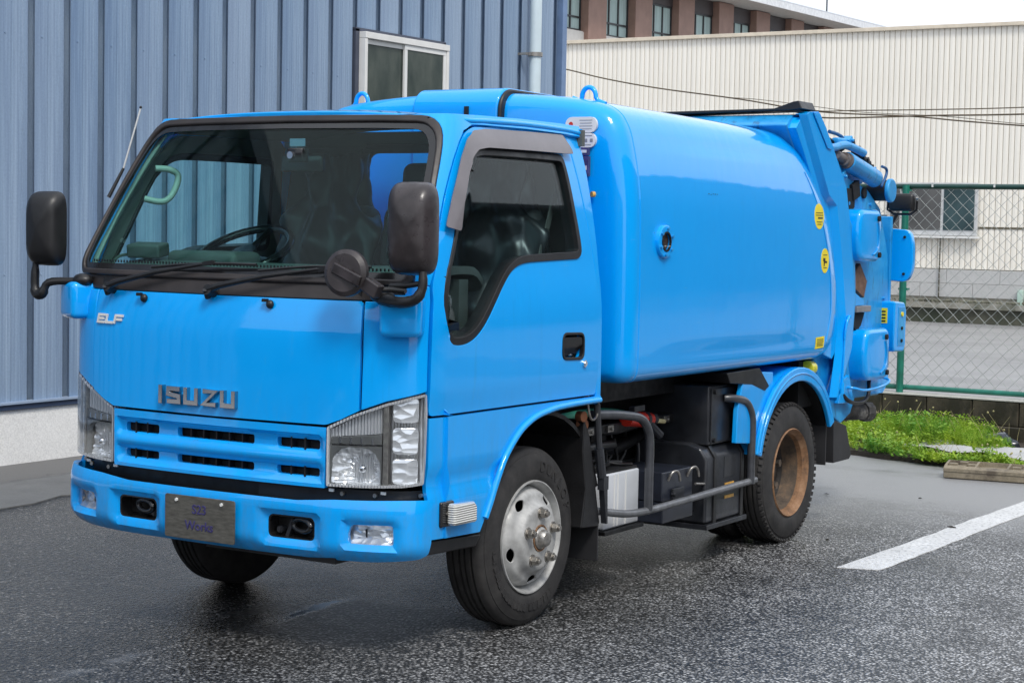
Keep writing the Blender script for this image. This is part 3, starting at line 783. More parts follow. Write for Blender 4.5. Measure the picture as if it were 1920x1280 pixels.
# ================================================================== BROWN BUILDING
bd = Vector((.04487, .99899, 0)); P1 = Vector((-27.23, 49.49, 0))
brown = empty('brown_building', P1, 'brown tiled building with tall windows rising behind the cream building', 'building')
brown.rotation_euler = (0, 0, math.atan2(-bd.x, bd.y))
M_BR = simple('brown_tile_facade', (.30, .185, .145), .6, var=.10, vscale=3)
M_BRW = simple('pale_spandrel', (.60, .58, .54), .6, var=.06)
M_CUR = simple('pale_teal_curtain', (.40, .52, .50), .6, var=.15, vscale=2.5, stretch=(1, 6, .3))
M_FRD = simple('dark_window_bars', (.03, .032, .034), .4)
M_SHD = simple('dark_slatted_vent', (.055, .045, .045), .5, var=.2, stretch=(1, 1, 30))
def br(name, x0, x1, y0, y1, z0, z1, mat, parent=brown, **k):
    bm = B(); bx(bm, x0, x1, y0, y1, z0, z1); return fin(bm, name, mat, parent, **k)
br('wall', -14, -.5, -9, 28, .3, 10.9, M_BRW)
br('spandrel', -.5, -.06, -8.5, 27.5, 7.9, 8.33, M_BRW)
br('sill_band', -.5, -.10, -8.5, 27.5, 8.334, 8.36, M_BRW)
for k in range(-3, 9):
    y = k*3.16
    br('pillar', -.499, .12, y, y+1.2, .3, 10.42, M_BR, bevel=.02)
    wdw = br('window', -.30, -.24, y+1.203, y+3.157, 8.364, 9.86, M_CUR)
    for q in range(4):
        yy = y+1.21+q*.63; br('window_bar', -.238, -.19, yy, yy+.055, 8.366, 9.86, M_FRD, wdw)
    for zz in (8.366, 8.80, 9.81): br('window_rail', -.236, -.185, y+1.205, y+3.155, zz, zz+.06, M_FRD, wdw)
    br('slatted_panel', -.32, -.16, y+1.203, y+3.157, 9.875, 10.418, M_SHD)
br('eave', -14.2, 1.35, -9, 28.5, 10.44, 10.54, simple('white_eave_soffit', (.62, .60, .56), .5))
br('fascia', 1.36, 1.42, -9, 28.5, 10.40, 10.66, simple('pale_fascia', (.66, .67, .68), .5))
bm = B(); prism(bm, [(-9, 10.56), (28.5, 10.56)], 0, 0, 1) if 0 else prism(bm, [(1.40, 10.67), (1.40, 10.72), (-4.5, 12.2), (-14.2, 10.72), (-14.2, 10.67)], 1, -9, 28.5)
fin(bm, 'roof', simple('grey_metal_roof', (.50, .52, .55), .4, var=.08), brown)
bm = B(); cyl(bm, (-.5, 20.5, 10.9), (-.5, 20.5, 14.5), .035, 8); fin(bm, 'aerial_mast', M_FRD, brown)

# overhead cables in front of the cream building
M_CABLE = simple('brown_black_cable', (.10, .075, .045), .6)
for path, r, lab in (
    ([(-9.5, 3.95), (-8.015, 3.687), (-7.285, 3.521), (-6.5, 3.378), (-5.373, 3.219), (-4.652, 3.094), (-4.092, 3.026), (-3.148, 2.973), (-2.498, 2.907), (-1.499, 2.82), (1, 2.6), (5, 2.4)], .009, 'long dark cable sagging from upper left across the cream building'),
    ([(-4.652, 3.094), (-4.23, 3.045), (-3.819, 3.047), (-2.824, 3.043), (-1.508, 3.056), (2, 3.15), (5, 3.3)], .007, 'uppermost dark cable on the right side of the cream building'),
    ([(-4.80, 3.12), (-4.50, 3.02), (-4.159, 2.963), (-3.48, 2.965), (-2.822, 2.974), (-1.505, 2.978), (2, 3.05), (5, 3.15)], .010, 'thick dark cable crossing below the uppermost cable on the right'),
    ([(-5.45, 3.232), (-5.1, 3.205), (-4.512, 3.13), (-3.819, 3.034), (-3.148, 2.99), (-2.628, 2.955), (-1, 2.8), (4, 2.5)], .004, 'thin wire running beside the long sagging cable')):
    bm = B(); tube(bm, [(x, 15+i*.02, z) for i, (x, z) in enumerate(path)], r, 6, 5)
    tag(fin(bm, 'overhead_cable', M_CABLE, smooth=60), lab, 'cable', 'cables strung in front of the cream building')

# the far side of the lane, mirrored in the paint and the door glass
opp = empty('facing_building', (16, 6, 0), 'grey warehouse on the far side of the yard, seen only as a reflection', 'building')
M_OP = simple('facing_grey_wall', (.055, .06, .065), .7, var=.15, vscale=.8)
bm = B(); bx(bm, 0, 8, -13, 62, 0, 7.0); fin(bm, 'wall', M_OP, opp)
bm = B(); prism(bm, [(-.5, 7.02), (-.5, 7.15), (4, 7.8), (8.5, 7.15), (8.5, 7.02)], 1, -13.5, 62.5); fin(bm, 'roof', simple('facing_roof', (.10, .10, .12), .6), opp)
dark_block = empty('reflection_block', (-4, -19, 0), 'plain dark building behind the camera, added to darken reflections in the truck', 'building')  # out of view, added to cut the sky mirrored in the cab front
bm = B(); bx(bm, -22, 24, -8, 0, 0, 4.0); fin(bm, 'wall', M_OP, dark_block)
bm = B(); bx(bm, -22.3, 24.3, -8.3, .3, 4.01, 4.2); fin(bm, 'roof', M_OP, dark_block)
for k in range(7):
    bm = B(); bx(bm, -.05, -.005, -11+k*4.4, -8.6+k*4.4, 1.2, 2.5); fin(bm, 'window', M_GP, opp)

# ================================================================== GARBAGE TRUCK (faces -Y, its left side at +X)
T = empty('garbage_truck', (0, 0, 0), 'bright blue compact garbage truck parked on the wet asphalt', 'garbage truck')
W0 = .8475
def sstep(a, b, x):
    t = max(0, min(1, (x-a)/(b-a))); return t*t*(3-2*t)
PL = [(0, -.965), (.2, -.962), (.4, -.952), (.55, -.937), (.66, -.913), (.74, -.880), (.79, -.850), (.822, -.815), (.839, -.778), (.8465, -.73), (.8475, -.68), (.8475, -.60), (.8475, .45)]
# dense smooth polyline with arc length
def densify(P_, n=10):
    q = smoothpath([(a, b, 0) for a, b in P_], n); q = [(min(v.x, W0), v.y) for v in q]; s_ = [0]
    for a, b in zip(q, q[1:]): s_.append(s_[-1]+math.hypot(b[0]-a[0], b[1]-a[1]))
    return q, s_
PLU = [(0, -.965), (.3, -.963), (.55, -.955), (.69, -.943), (.76, -.929), (.800, -.910), (.824, -.882), (.838, -.840), (.8455, -.79), (.8475, -.73), (.8475, -.60), (.8475, .45)]
CV = [densify(PL), densify(PLU)]
def pl1(u, c):
    q, s_ = CV[c]
    if u >= s_[-1]: return q[-1][0], q[-1][1]+(u-s_[-1])
    lo, hi = 0, len(s_)-1
    while hi-lo > 1:
        m_ = (lo+hi)//2
        if s_[m_] <= u: lo = m_
        else: hi = m_
    t = (u-s_[lo])/(s_[hi]-s_[lo]+1e-12)
    return q[lo][0]+(q[hi][0]-q[lo][0])*t, q[lo][1]+(q[hi][1]-q[lo][1])*t
def planat(u, z=1.0):
    su = 1 if u >= 0 else -1; u = abs(u); t = sstep(1.27, 1.42, z)
    a = pl1(u, 0)
    if t > 0:
        b = pl1(u, 1); a = (a[0]+(b[0]-a[0])*t, a[1]+(b[1]-a[1])*t)
    return su*a[0], a[1]
WT = [(.3, W0), (.9, W0), (1.19, .8470), (1.33, .8395), (1.47, .825), (1.62, .802), (1.77, .775), (1.90, .740), (1.97, .712), (2.02, .68)]
FT = [(.3, -.965), (.62, -.965), (.95, -.963), (1.12, -.960), (1.24, -.951), (1.30, -.935), (1.36, -.903), (1.45, -.850), (1.97, -.532), (2.02, -.50)]
YR = .43
def kz(z): return (YR-interp(FT, z))/(YR+.965)
def CB(u, z):
    x, y = planat(u, z); return (x*interp(WT, z)/W0, YR+(y-YR)*kz(z) if y < YR else y, z)
def CBF(u, z):
    x, y, q = CB(u, z); return (interp(WT, z)-.002, y, z)
def uy(y, z=1.0):
    """arc position of a side point at depth y (height z)"""
    lo, hi = .6, 3.0
    for _ in range(40):
        m_ = (lo+hi)/2
        if CB(m_, z)[1] < y: lo = m_
        else: hi = m_
    return lo
def ux(x, z):
    lo, hi = 0, 1.1
    for _ in range(40):
        m_ = (lo+hi)/2
        if CB(m_, z)[0] < x: lo = m_
        else: hi = m_
    return lo
def S2(pts): return [(uy(y, z), z) for y, z in pts]
def off(fn, d):
    def g(u, v):
        e = 1e-3; p = Vector(fn(u, v)); a = Vector(fn(u+e, v))-Vector(fn(u-e, v)); b = Vector(fn(u, v+e))-Vector(fn(u, v-e))
        n = a.cross(b).normalized(); dd = d(u, v) if callable(d) else d
        return p+n*dd
    return g
UC = uy(-.782)          # front edge of the door
EDG = [(1.345, CB(UC, 1.345)[1]), (1.42, -.728), (1.50, -.704), (1.55, -.682), (1.67, -.618), (1.80, -.530), (1.86, -.478), (1.96, -.40)]
def ue(z): return max(UC-.02, uy(interp(EDG, z), z)) if z > 1.345 else UC
SXT = [(1.342, .788), (1.42, .797), (1.50, .793), (1.60, .781), (1.67, .767), (1.80, .737), (1.88, .715), (1.96, .690)]
def wsring(ins, zb, zt, zc, rt_, rb):
    zs = [zb, 1.42, 1.50, 1.60, 1.72, zt]; rt__ = [(ux(interp(SXT, z), z)-ins, z) for z in zs]
    top = [(.5, (zt+zc*2)/3), (0, zc), (-.5, (zt+zc*2)/3)]
    pts = [(-rt__[0][0], zb)]+rt__+top+[(-a, b) for a, b in reversed(rt__[1:])]
    rr = [rb, rb]+[0]*(len(rt__)-2)+[rt_]+[0, 0, 0]+[rt_]+[0]*(len(rt__)-2)
    return roundpoly(pts, rr, 6)

# --- front panel, corners, shell -----------------------------------
def hlt(u):             # top edge of the headlight opening
    return interp([(.0, .836), (.505, .838), (.62, .888), (.74, .932), (.9, .968), (1.0, .975)], abs(u))
GAP = .0035
fp = [(-.637, 1.287), (-.642, 1.1), (-.640, hlt(.64)+.006), (-.57, hlt(.57)+.006), (-.512, .846), (0, .844), (.512, .846), (.57, hlt(.57)+.006), (.640, hlt(.64)+.006), (.642, 1.1), (.637, 1.287)]
patch('front_panel', roundpoly(fp, [.01, 0, 0, 0, .01, 0, .01, 0, 0, 0, .01]), [], off(CB, lambda u, z: .006*sstep(1.15, 1.25, z)*-1+.004), MB, T, th=.02, bevel=.004, res=.04)
for mir in (False, True):
    cp = [(.642+GAP, 1.287), (.646+GAP, 1.1), (.643+GAP, hlt(.645)+.006), (.74, hlt(.74)+.006), (UC-GAP, hlt(UC)+.006), (UC-GAP, 1.1), (UC-GAP, 1.343), (.79, 1.343), (.79, 1.287)]
    patch('corner_panel', cp, [], CB, MB, T, th=.02, bevel=.004, mirror=mir, res=.03)
# cowl strip under the windshield
patch('cowl', [(-.785, 1.291), (.785, 1.291), (.785, 1.350), (-.785, 1.350)], [], off(CB, -.006), M_TRIM, T, th=.02, bevel=.003)
bm = B(); bx(bm, -.62, .62, -.89, -.84, 1.28, 1.335); fin(bm, 'cowl_vent', M_BLACK, T)
# shell around the windshield
ws_o = rrect(-.802, .802, 1.338, 1.950, .07, 6)
def wso(x): return x
shell = [(-UC+GAP, 1.348), (-UC+GAP, 1.965), (UC-GAP, 1.965), (UC-GAP, 1.348), (.80, 1.348), (.80, 1.3355), (-.80, 1.3355), (-.80, 1.348)]
ws_in = wsring(0, 1.342, 1.958, 1.967, .13, .03)
edgr = [(ue(z)-GAP, z) for z in (1.345, 1.40, 1.45, 1.50, 1.55, 1.61, 1.67, 1.74, 1.80, 1.86)]+[(uy(-.432, 1.905), 1.908), (uy(-.365, 1.93), 1.931), (uy(-.2, 1.938), 1.938), (uy(.28, 1.942), 1.942), (uy(.28, 1.97), 1.972), (uy(-.3, 1.97), 1.972), (uy(-.42, 1.97), 1.970)]
wsr = [p for p in ws_in if p[1] > 1.375]
patch('cab_shell', [(wsr[0][0], 1.345)]+wsr+[(wsr[-1][0], 1.345)]+[(-a, b) for a, b in edgr]+[(-.6, 1.966), (0, 1.974), (.6, 1.966)]+edgr[::-1], [], CB, MB, T, th=.03, bevel=.004, res=.035)
ws_mid = wsring(.028, 1.366, 1.932, 1.940, .115, .03)
ws_gl = wsring(.055, 1.390, 1.909, 1.919, .10, .035)
wsh = patch('windshield', ws_mid, [], off(CB, -.006), M_WS, T, th=.005, bevel=0, res=.05)
patch('windshield_seal', ws_in, [ws_mid], off(CB, .007), M_TRIM, wsh, th=.03, bevel=.008, res=.03)
patch('windshield_border', ws_mid, [ws_gl], off(CB, -.0035), M_BLKG, wsh, th=.002, bevel=0, res=.03)
# toothed frit dots along the lower border
bm = B()
for i in range(90):
    u = -.72+i*.0162; p = Vector(off(CB, -.0028)(u, 1.398)); box(bm, p, (.006, .003, .010))
fin(bm, 'frit_dots', M_BLKG, wsh, kind='stuff')
# roof
def RF(u, v):      # u across -1..1, v front..rear 0..1
    s_ = abs(u)**2.6; f = max(0, 1-v/.16)**2.4
    x = u*(.722+.012*v) ; y = -.538+v*.99 + .045*(u*u)*max(0, 1-v*2.0)
    z = 1.966+.026*(1-s_)-.010*f*(1-.5*s_)+.026*v*(1-s_) - .014*s_
    return (x, y, z)
patch('roof', roundpoly([(-1, 0), (1, 0), (1, 1), (-1, 1)], [.24, .24, .06, .06], 8), [], RF, MB, T, th=.03, bevel=.006, res=.045)
for sx in (1, -1):
    bm = B(); tube(bm, [(sx*.662, -.482, 1.958), (sx*.700, -.43, 1.950), (sx*.722, -.36, 1.948), (sx*.730, -.25, 1.952), (sx*.732, .0, 1.956), (sx*.734, .3, 1.952), (sx*.744, .42, 1.942)], .010, 8, 4)
    fin(bm, 'drip_rail', MB, T, smooth=60)
    bm = B(); RL = [(-.50, .665, 1.962, .690, 1.938), (-.42, .700, 1.968, .722, 1.932), (-.30, .712, 1.972, .738, 1.936), (.0, .716, 1.976, .742, 1.938), (.30, .718, 1.976, .744, 1.934), (.44, .722, 1.972, .752, 1.926)]
    V_ = [(bm.verts.new((sx*a, y, b)), bm.verts.new((sx*c_, y, d_)), bm.verts.new((sx*(c_-.012), y, d_-.006)), bm.verts.new((sx*(a-.02), y, b-.02))) for y, a, b, c_, d_ in RL]
    for p_, q_ in zip(V_, V_[1:]):
        for k in range(4): bm.faces.new((p_[k], p_[(k+1) % 4], q_[(k+1) % 4], q_[k]))
    bm.faces.new(V_[0]); bm.faces.new(V_[-1][::-1]); fin(bm, 'roof_lip', MB, T, smooth=50)

# --- doors ------------------------------------------------------------
win = S2(chaikin([(-.705, 1.31), (-.690, 1.22), (-.672, 1.150), (-.62, 1.140), (-.55, 1.148), (-.495, 1.172), (-.44, 1.216), (-.365, 1.295), (-.295, 1.368), (-.235, 1.412), (-.15, 1.436), (0, 1.441), (.20, 1.447), (.286, 1.449), (.290, 1.50), (.250, 1.80), (.236, 1.834), (.19, 1.838), (-.30, 1.838), (-.375, 1.832), (-.430, 1.808), (-.475, 1.760), (-.53, 1.66), (-.61, 1.49)], 2))
def shrink(poly, d):
    o = []; n = len(poly); A = sum(poly[i-1][0]*poly[i][1]-poly[i][0]*poly[i-1][1] for i in range(n)); sg = 1 if A > 0 else -1
    for i in range(n):
        a = Vector(poly[i-1]); b = Vector(poly[i]); c = Vector(poly[(i+1) % n]); t = (c-a).normalized(); nn = Vector((-t.y, t.x))*sg
        o.append(tuple(b+nn*d))
    return o
HS = -.004
door_out = [(UC+GAP, .886), (UC+GAP, 1.1), (UC+GAP, 1.30)]+[(ue(z)+GAP, z) for z in (1.345, 1.40, 1.45, 1.50, 1.55, 1.61, 1.67, 1.74, 1.80, 1.86)]+[(uy(-.42, 1.905), 1.905), (uy(-.36, 1.925), 1.925), (uy(-.2, 1.932), 1.932), (uy(.27, 1.936), 1.936), (uy(.318, 1.90), 1.90), (uy(.372, 1.6), 1.6), (uy(.400, 1.40), 1.40), (uy(.408, 1.1), 1.1), (uy(.408, .886), .886)]
hdl = [(uy(.120), 1.045), (uy(.120), 1.143), (uy(.283), 1.138), (uy(.283), 1.040)]
hdlr = roundpoly(hdl, .028, 4)
def doorface(u, z):
    # pressed swage: the panel below the glass stands a little proud and rolls under the window
    return .006*sstep(.90, .97, z)*(1-sstep(1.25, 1.45, z)) + .004*math.sin(max(0, min(1, (z-.9)/.5))*PI)
for mir in (False, True):
    d = patch('door', roundpoly(door_out, .02, 3), [shrink(win, -.012), hdlr], off(CB, doorface), MB, T, th=.03, bevel=.0045, mirror=mir, res=.035)
    patch('window_seal', shrink(win, -.013), [shrink(win, .016)], off(CB, .006), M_BLACK, d, th=.06, bevel=.004, mirror=mir, res=.03)
    patch('window_glass', shrink(win, .010), [], off(CBF, -.010), M_SG, d, th=.004, bevel=0, mirror=mir, res=.05)
    # handle
    patch('handle_cup', shrink(hdlr, -.006), [shrink(hdlr, .005)], off(CB, .014), M_BLACK, d, th=.02, bevel=.003, mirror=mir, res=.02)
    patch('handle_recess', shrink(hdlr, .003), [], off(CB, -.03), M_BLKG, d, th=.004, bevel=0, mirror=mir, res=.02)
    patch('door_handle', roundpoly([(uy(.130), 1.062), (uy(.130), 1.128), (uy(.273), 1.125), (uy(.273), 1.058)], .016, 3), [], off(CB, lambda u, z: .010-.022*sstep(1.10, 1.06, z)), M_BLACK, d, th=.02, bevel=.004, mirror=mir, res=.012)
    sx = -1 if mir else 1
    p = Vector(CB(uy(.292), 1.018)); bm = B(); cyl(bm, (sx*(p.x-.005), p.y, p.z), (sx*(p.x+.016), p.y, p.z), .014, 16); cyl(bm, (sx*(p.x+.016), p.y, p.z), (sx*(p.x+.020), p.y, p.z), .009, 12)
    fin(bm, 'door_lock', M_CHROME, d, smooth=40)
    # rain visor
    vis = [(-.672, 1.548), (-.604, 1.665), (-.518, 1.800), (-.455, 1.872), (-.39, 1.906), (-.3, 1.917), (0, 1.924), (.285, 1.926), (.300, 1.86), (.302, 1.848), (.27, 1.846), (0, 1.846), (-.33, 1.843), (-.40, 1.833), (-.445, 1.806), (-.492, 1.745), (-.548, 1.64), (-.592, 1.535)]
    patch('rain_visor', roundpoly(S2(vis), .012, 2), [], off(CB, lambda u, z, mir=mir: (.003 if mir else .010)+(0 if mir else .016)*sstep(1.93, 1.86, z)), M_VISOR, d, th=.004, bevel=0, mirror=mir, res=.025)
    # inner trim of the door
    patch('door_trim', shrink([p for p in door_out], .008), [shrink(win, -.004)], off(CB, -.0345), M_INT, d, th=.01, bevel=0, mirror=mir, res=.05)
    # rear cab pillar
    patch('rear_pillar', [(uy(.408)+GAP*1.2, .862), (uy(.408)+GAP*1.2, 1.1), (uy(.400, 1.4)+GAP*1.2, 1.4), (uy(.372, 1.6)+GAP*1.2, 1.6), (uy(.322, 1.90)+GAP, 1.90), (uy(.30, 1.955), 1.955), (uy(.43), 1.955), (uy(.445), 1.6), (uy(.452), 1.1), (uy(.452), .862)], [], CB, MB, T, th=.03, bevel=.005, mirror=mir, res=.03)
    # lower side panel with wheel arch
    arch = [(-.455, .436), (-.425, .478), (-.392, .530), (-.358, .592), (-.305, .675), (-.250, .733), (-.176, .788), (-.079, .826), (.02, .843), (.10, .851), (.249, .856), (.425, .857)]
    lo = [(UC+GAP, .447)]+S2(arch)+[(uy(.445), .857), (uy(.445), .878), (UC+GAP, .878)]
    def lowface(u, z): return -.012*(1-sstep(.655, .70, z)) + .014*(1-sstep(.585, .63, z)) + .004
    lp = patch('lower_side_panel', lo, [], off(CB, lowface), MB, T, th=.02, bevel=.004, mirror=mir, res=.03)
    arcp = [(uy(y), z) for y, z in arch[1:]]
    inner = arcp; outer = []
    for i in range(len(inner)):
        a = Vector(inner[max(i-1, 0)]); b = Vector(inner[min(i+1, len(inner)-1)]); t = (b-a).normalized(); outer.append((inner[i][0]-t.y*.034, inner[i][1]+t.x*.034) if i else inner[0])
    outer[-1] = (inner[-1][0], inner[-1][1]+.02)
    bm = B()
    pth = [off(CB, .010)(u, z) for u, z in arcp]
    pth = [Vector((p.x*sx, p.y, p.z+.006)) for p in pth]
    tube(bm, pth, .013, 8, 3); fin(bm, 'arch_lip', MB, lp, smooth=60)
    # black sill below
    bm = B(); prism(bm, [(-.765, .440), (-.41, .420), (-.445, .378), (-.77, .388)], 0, sx*.62, sx*.832); fin(bm, 'step_sill', M_BLACK, T, bevel=.006)
    # side marker lamp
    bm = B(); bx(bm, sx*.846, sx*.864, -.725, -.640, .484, .577); ml = fin(bm, 'marker_lamp', M_BLKG, T, bevel=.008)
    bm = B(); prism(bm, [(-.692, .490), (-.692, .570), (-.560, .566), (-.540, .550), (-.540, .488)], 0, sx*.862, sx*.900)
    mk_ = NT('ribbed_clear_lamp'); wv = mk_.n('ShaderNodeTexWave'); wv.bands_direction = 'Z'; wv.inputs['Scale'].default_value = 38; mk_.l(mk_.coord(), wv.inputs['Vector'])
    mk_.set(Base_Color=(.72, .72, .68), Roughness=.15, Coat_Weight=1., Normal=mk_.bump(wv.outputs['Fac'], .9, .006)); fin(bm, 'lamp_lens', mk_.m, ml, bevel=.012, segs=3)
    bm = B(); cyl(bm, (sx*.864, -.69, .532), (sx*.870, -.69, .532), .006, 10); fin(bm, 'screw', M_NUT, ml)
    # mirror mounting bulge
    rbox_obj('mirror_base', (sx*.768, -.845, 1.240), (.150, .15, .145), .024, MB, T, rot=(0, 0, sx*math.radians(26)), segs=4)

# rear of the cab, floor, inner walls
bm = B()
bx(bm, -.80, .80, .405, .428, .87, 1.40); bx(bm, -.76, .76, .405, .428, 1.89, 1.955)
prism(bm, [(-.80, 1.401), (-.33, 1.401), (-.33, 1.889), (-.725, 1.889)], 1, .405, .428); prism(bm, [(.80, 1.401), (.33, 1.401), (.33, 1.889), (.725, 1.889)], 1, .405, .428)
fin(bm, 'cab_rear_wall', M_INT, T)
bm = B(); prism(bm, [(-.82, .86), (.82, .86), (.815, 1.30), (.79, 1.55), (.72, 1.93), (-.72, 1.93), (-.79, 1.55), (-.815, 1.30)], 1, .431, .434)
for f in list(bm.faces): pass
bm.free()
bm = B()
bx(bm, -.80, .80, .43, .44, .87, 1.40); bx(bm, -.74, .74, .43, .44, 1.89, 1.96)
prism(bm, [(-.80, 1.401), (-.33, 1.401), (-.33, 1.889), (-.735, 1.889)], 1, .43, .44); prism(bm, [(.80, 1.401), (.33, 1.401), (.33, 1.889), (.735, 1.889)], 1, .43, .44)
fin(bm, 'cab_back_skin', MB, T)
bm = B(); bx(bm, -.328, .328, .415, .419, 1.40, 1.89); rw = fin(bm, 'rear_window', M_SG, T)
patch('rear_window_seal', rrect(-.345, .345, 1.385, 1.905, .05), [rrect(-.300, .300, 1.425, 1.865, .05)], lambda u, v: (u, .402, v), M_BLKG, rw, th=-.004, bevel=0, res=.05)
bm = B(); bx(bm, -.79, .79, -.72, .404, .90, .93); fin(bm, 'cab_floor', M_DASH, T)
patch('headliner', roundpoly([(-.93, .04), (.93, .04), (.93, .96), (-.93, .96)], .05), [], lambda u, v: tuple(Vector(RF(u, v))-Vector((0, 0, .045))), M_INT, T, th=.004, bevel=0, res=.06)
for mir in (False, True):
    patch('pillar_trim', [(ux(.788, 1.36)-.058, 1.36), (ux(.781, 1.6)-.058, 1.6), (ux(.722, 1.85)-.058, 1.85), (ux(.70, 1.92)-.06, 1.92), (ue(1.85)+.012, 1.86), (ue(1.6)+.012, 1.6), (UC+.008, 1.36)], [], off(CB, -.0315), M_INTP, T, th=.006, bevel=0, mirror=mir, res=.04)
# dashboard
def DSH(u, v):   # v 0 windshield edge .. 1 driver edge
    x, y0 = u*.74, -.865+.10*abs(u)**3
    y = y0+v*.50; z = 1.345+.055*math.sin(v*PI*.75)+.01*u*u
    if v > .8: z -= (v-.8)**2*1.6
    return (x, y, z)
patch('dashboard', rrect(-1, 1, 0, 1, .05), [], DSH, M_DASH, T, th=.03, bevel=0, res=.06)
bm = B(); bx(bm, -.74, .74, -.45, -.39, .95, 1.36); fin(bm, 'dashboard_front', M_DASH, T)
# instrument hood behind the wheel
rbox_obj('instrument_hood', (-.40, -.50, 1.405), (.36, .18, .07), .03, M_DASH, T)
# steering wheel
stw = bpy.data.objects.new('steering_wheel', None)
bm = B(); n = 40; R_ = .205
ringp = [Vector((R_*math.cos(2*PI*k/n), R_*math.sin(2*PI*k/n), 0)) for k in range(n+1)]
tube(bm, ringp, .017, 10, cap=False)
cyl(bm, (0, 0, -.05), (0, 0, .005), .055, 16)
for a in (200, 340, 90): cyl(bm, (.04*math.cos(math.radians(a)), .04*math.sin(math.radians(a)), -.015), (R_*math.cos(math.radians(a)), R_*math.sin(math.radians(a)), 0), .014, 8)
RM = Matrix.Translation((-.42, -.30, 1.435)) @ Euler((math.radians(28), 0, 0)).to_matrix().to_4x4()
for v in bm.verts: v.co = RM @ v.co
fin(bm, 'steering_wheel', M_BLKG, T, smooth=60)
# seats with loose plastic covers
def seat(x, wd, cover):
    st_ = rbox_obj('seat', (x, .02, 1.06), (wd, .46, .16), .05, M_SEAT, T)
    rbox_obj('backrest', (x, .262, 1.36), (wd*.96, .13, .56), .055, M_SEAT, st_, rot=(math.radians(-9), 0, 0))
    rbox_obj('headrest', (x, .325, 1.725), (wd*.52, .10, .19), .045, M_SEAT, st_, rot=(math.radians(-5), 0, 0))
    if cover:
        def F(u, v):
            a = u*2*PI; zz = 1.02+v*.83; ww = wd*(.55 if v < .62 else .55-.24*sstep(.62, .80, v)); dd = .12 if v < .7 else .10
            wr = .014*math.sin(a*9+v*6)+.012*math.sin(a*5-v*17)+.010*math.sin(v*23+a*3)
            yy = .225+(v-.3)*.13
            return (x+math.cos(a)*(ww+wr), yy+math.sin(a)*(dd+wr*1.3), zz+.012*math.sin(a*7))
        bm = B(); N1, N2 = 72, 36; g = [[bm.verts.new(F(i/N1, j/N2)) for i in range(N1)] for j in range(N2+1)]
        for j in range(N2):
            for i in range(N1): bm.faces.new((g[j][i], g[j][(i+1) % N1], g[j+1][(i+1) % N1], g[j+1][i]))
        fin(bm, 'plastic_cover', M_FILM, st_, smooth=60)
seat(-.40, .46, True); seat(.42, .48, True); seat(.02, .30, False)
# seat belts
bm = B(); prism(bm, [(.33, 1.75), (.36, 1.75), (.10, 1.12), (.06, 1.12)], 0, .685, .690); fin(bm, 'seat_belt', M_INT, T)
# grab handle on the driver's side pillar
bm = B(); tube(bm, [(-.675, -.545, 1.765), (-.640, -.50, 1.762), (-.620, -.47, 1.735), (-.622, -.50, 1.665), (-.635, -.545, 1.632), (-.690, -.590, 1.642)], .013, 8, 5); fin(bm, 'grab_handle', M_INTP, T, smooth=60)
# drive recorder, interior mirror, terminal on the dash
rbox_obj('drive_recorder', (.098, -.60, 1.812), (.075, .045, .055), .008, M_BLKG, T)
bm = B(); cyl(bm, (.082, -.630, 1.812), (.082, -.622, 1.812), .014, 16); box(bm, (.075, -.56, 1.862), (.075, .03, .03)); fin(bm, 'camera_lens', M_CHROME, T, smooth=40)
rbox_obj('interior_mirror', (-.02, -.42, 1.79), (.20, .03, .07), .012, M_BLKG, T)
rbox_obj('dash_terminal', (-.66, -.60, 1.437), (.150, .09, .055), .01, M_DASH, T, rot=(.15, 0, .2))
bm = B(); cyl(bm, (-.66, -.60, 1.37), (-.66, -.60, 1.42), .018, 10); tube(bm, [(-.72, -.62, 1.42), (-.76, -.66, 1.41), (-.765, -.70, 1.37), (-.75, -.74, 1.345)], .006, 6, 4); fin(bm, 'terminal_stand', M_DASH, T, smooth=50)

# --- grille -------------------------------------------------------------
cols = ((-.462, -.284), (-.188, .184), (.288, .474)); rows = ((.753, .787), (.656, .686))
holes = [rrect(a, b, c, d, .008, 2) for a, b in cols for c, d in rows]
def gface(u, z):
    g_ = -.022*(sstep(.635, .655, z)*(1-sstep(.690, .708, z))+sstep(.732, .752, z)*(1-sstep(.792, .808, z)))
    e_ = 1-sstep(.475, .505, abs(u)); return g_*e_
gr_ = patch('grille', [(-.507, .620), (.507, .620), (.510, .836), (-.510, .836)], holes, off(CB, gface), MB, T, th=.025, bevel=.004, res=.014)
bm = B(); bx(bm, -.50, .50, -.905, -.90, .62, .83); fin(bm, 'grille_backing', M_HOLE, gr_)
for a, b in cols:
    n = max(3, int((b-a)/.055))
    for c, d in rows:
        for i in range(1, n):
            bm = B(); x = a+(b-a)*i/n; bx(bm, x-.003, x+.003, -.935, -.906, c-.004, d+.004); fin(bm, 'grille_fin', M_BLACK, gr_)
# dark gap between grille and bumper with fittings
patch('under_panel', [(-.85, .50), (.85, .50), (.85, .618), (-.85, .618)], [], off(CB, -.060), M_UNDER, T, th=.01, bevel=0, res=.06)
patch('under_bracket', roundpoly([(.20, .565), (.90, .565), (.90, .620), (.20, .617)], .006), [], off(CB, -.030), M_BLACK, T, th=.008, bevel=.002, res=.06)
for mir in (1, -1):
    for u_, w_ in ((.525, .020), (.73, .020)):
        p = Vector(off(CB, -.022)(u_, .612)); bm = B(); box(bm, (p.x*mir, p.y, p.z), (w_, .006, .010)); fin(bm, 'clip', M_WHITE, T)
    for u_ in (.57, .70, .885):
        p = Vector(off(CB, -.024)(u_, .603)); bm = B(); cyl(bm, (p.x*mir, p.y+.004, p.z), (p.x*mir, p.y-.006, p.z), .008, 12); fin(bm, 'bolt', M_NUT, T)

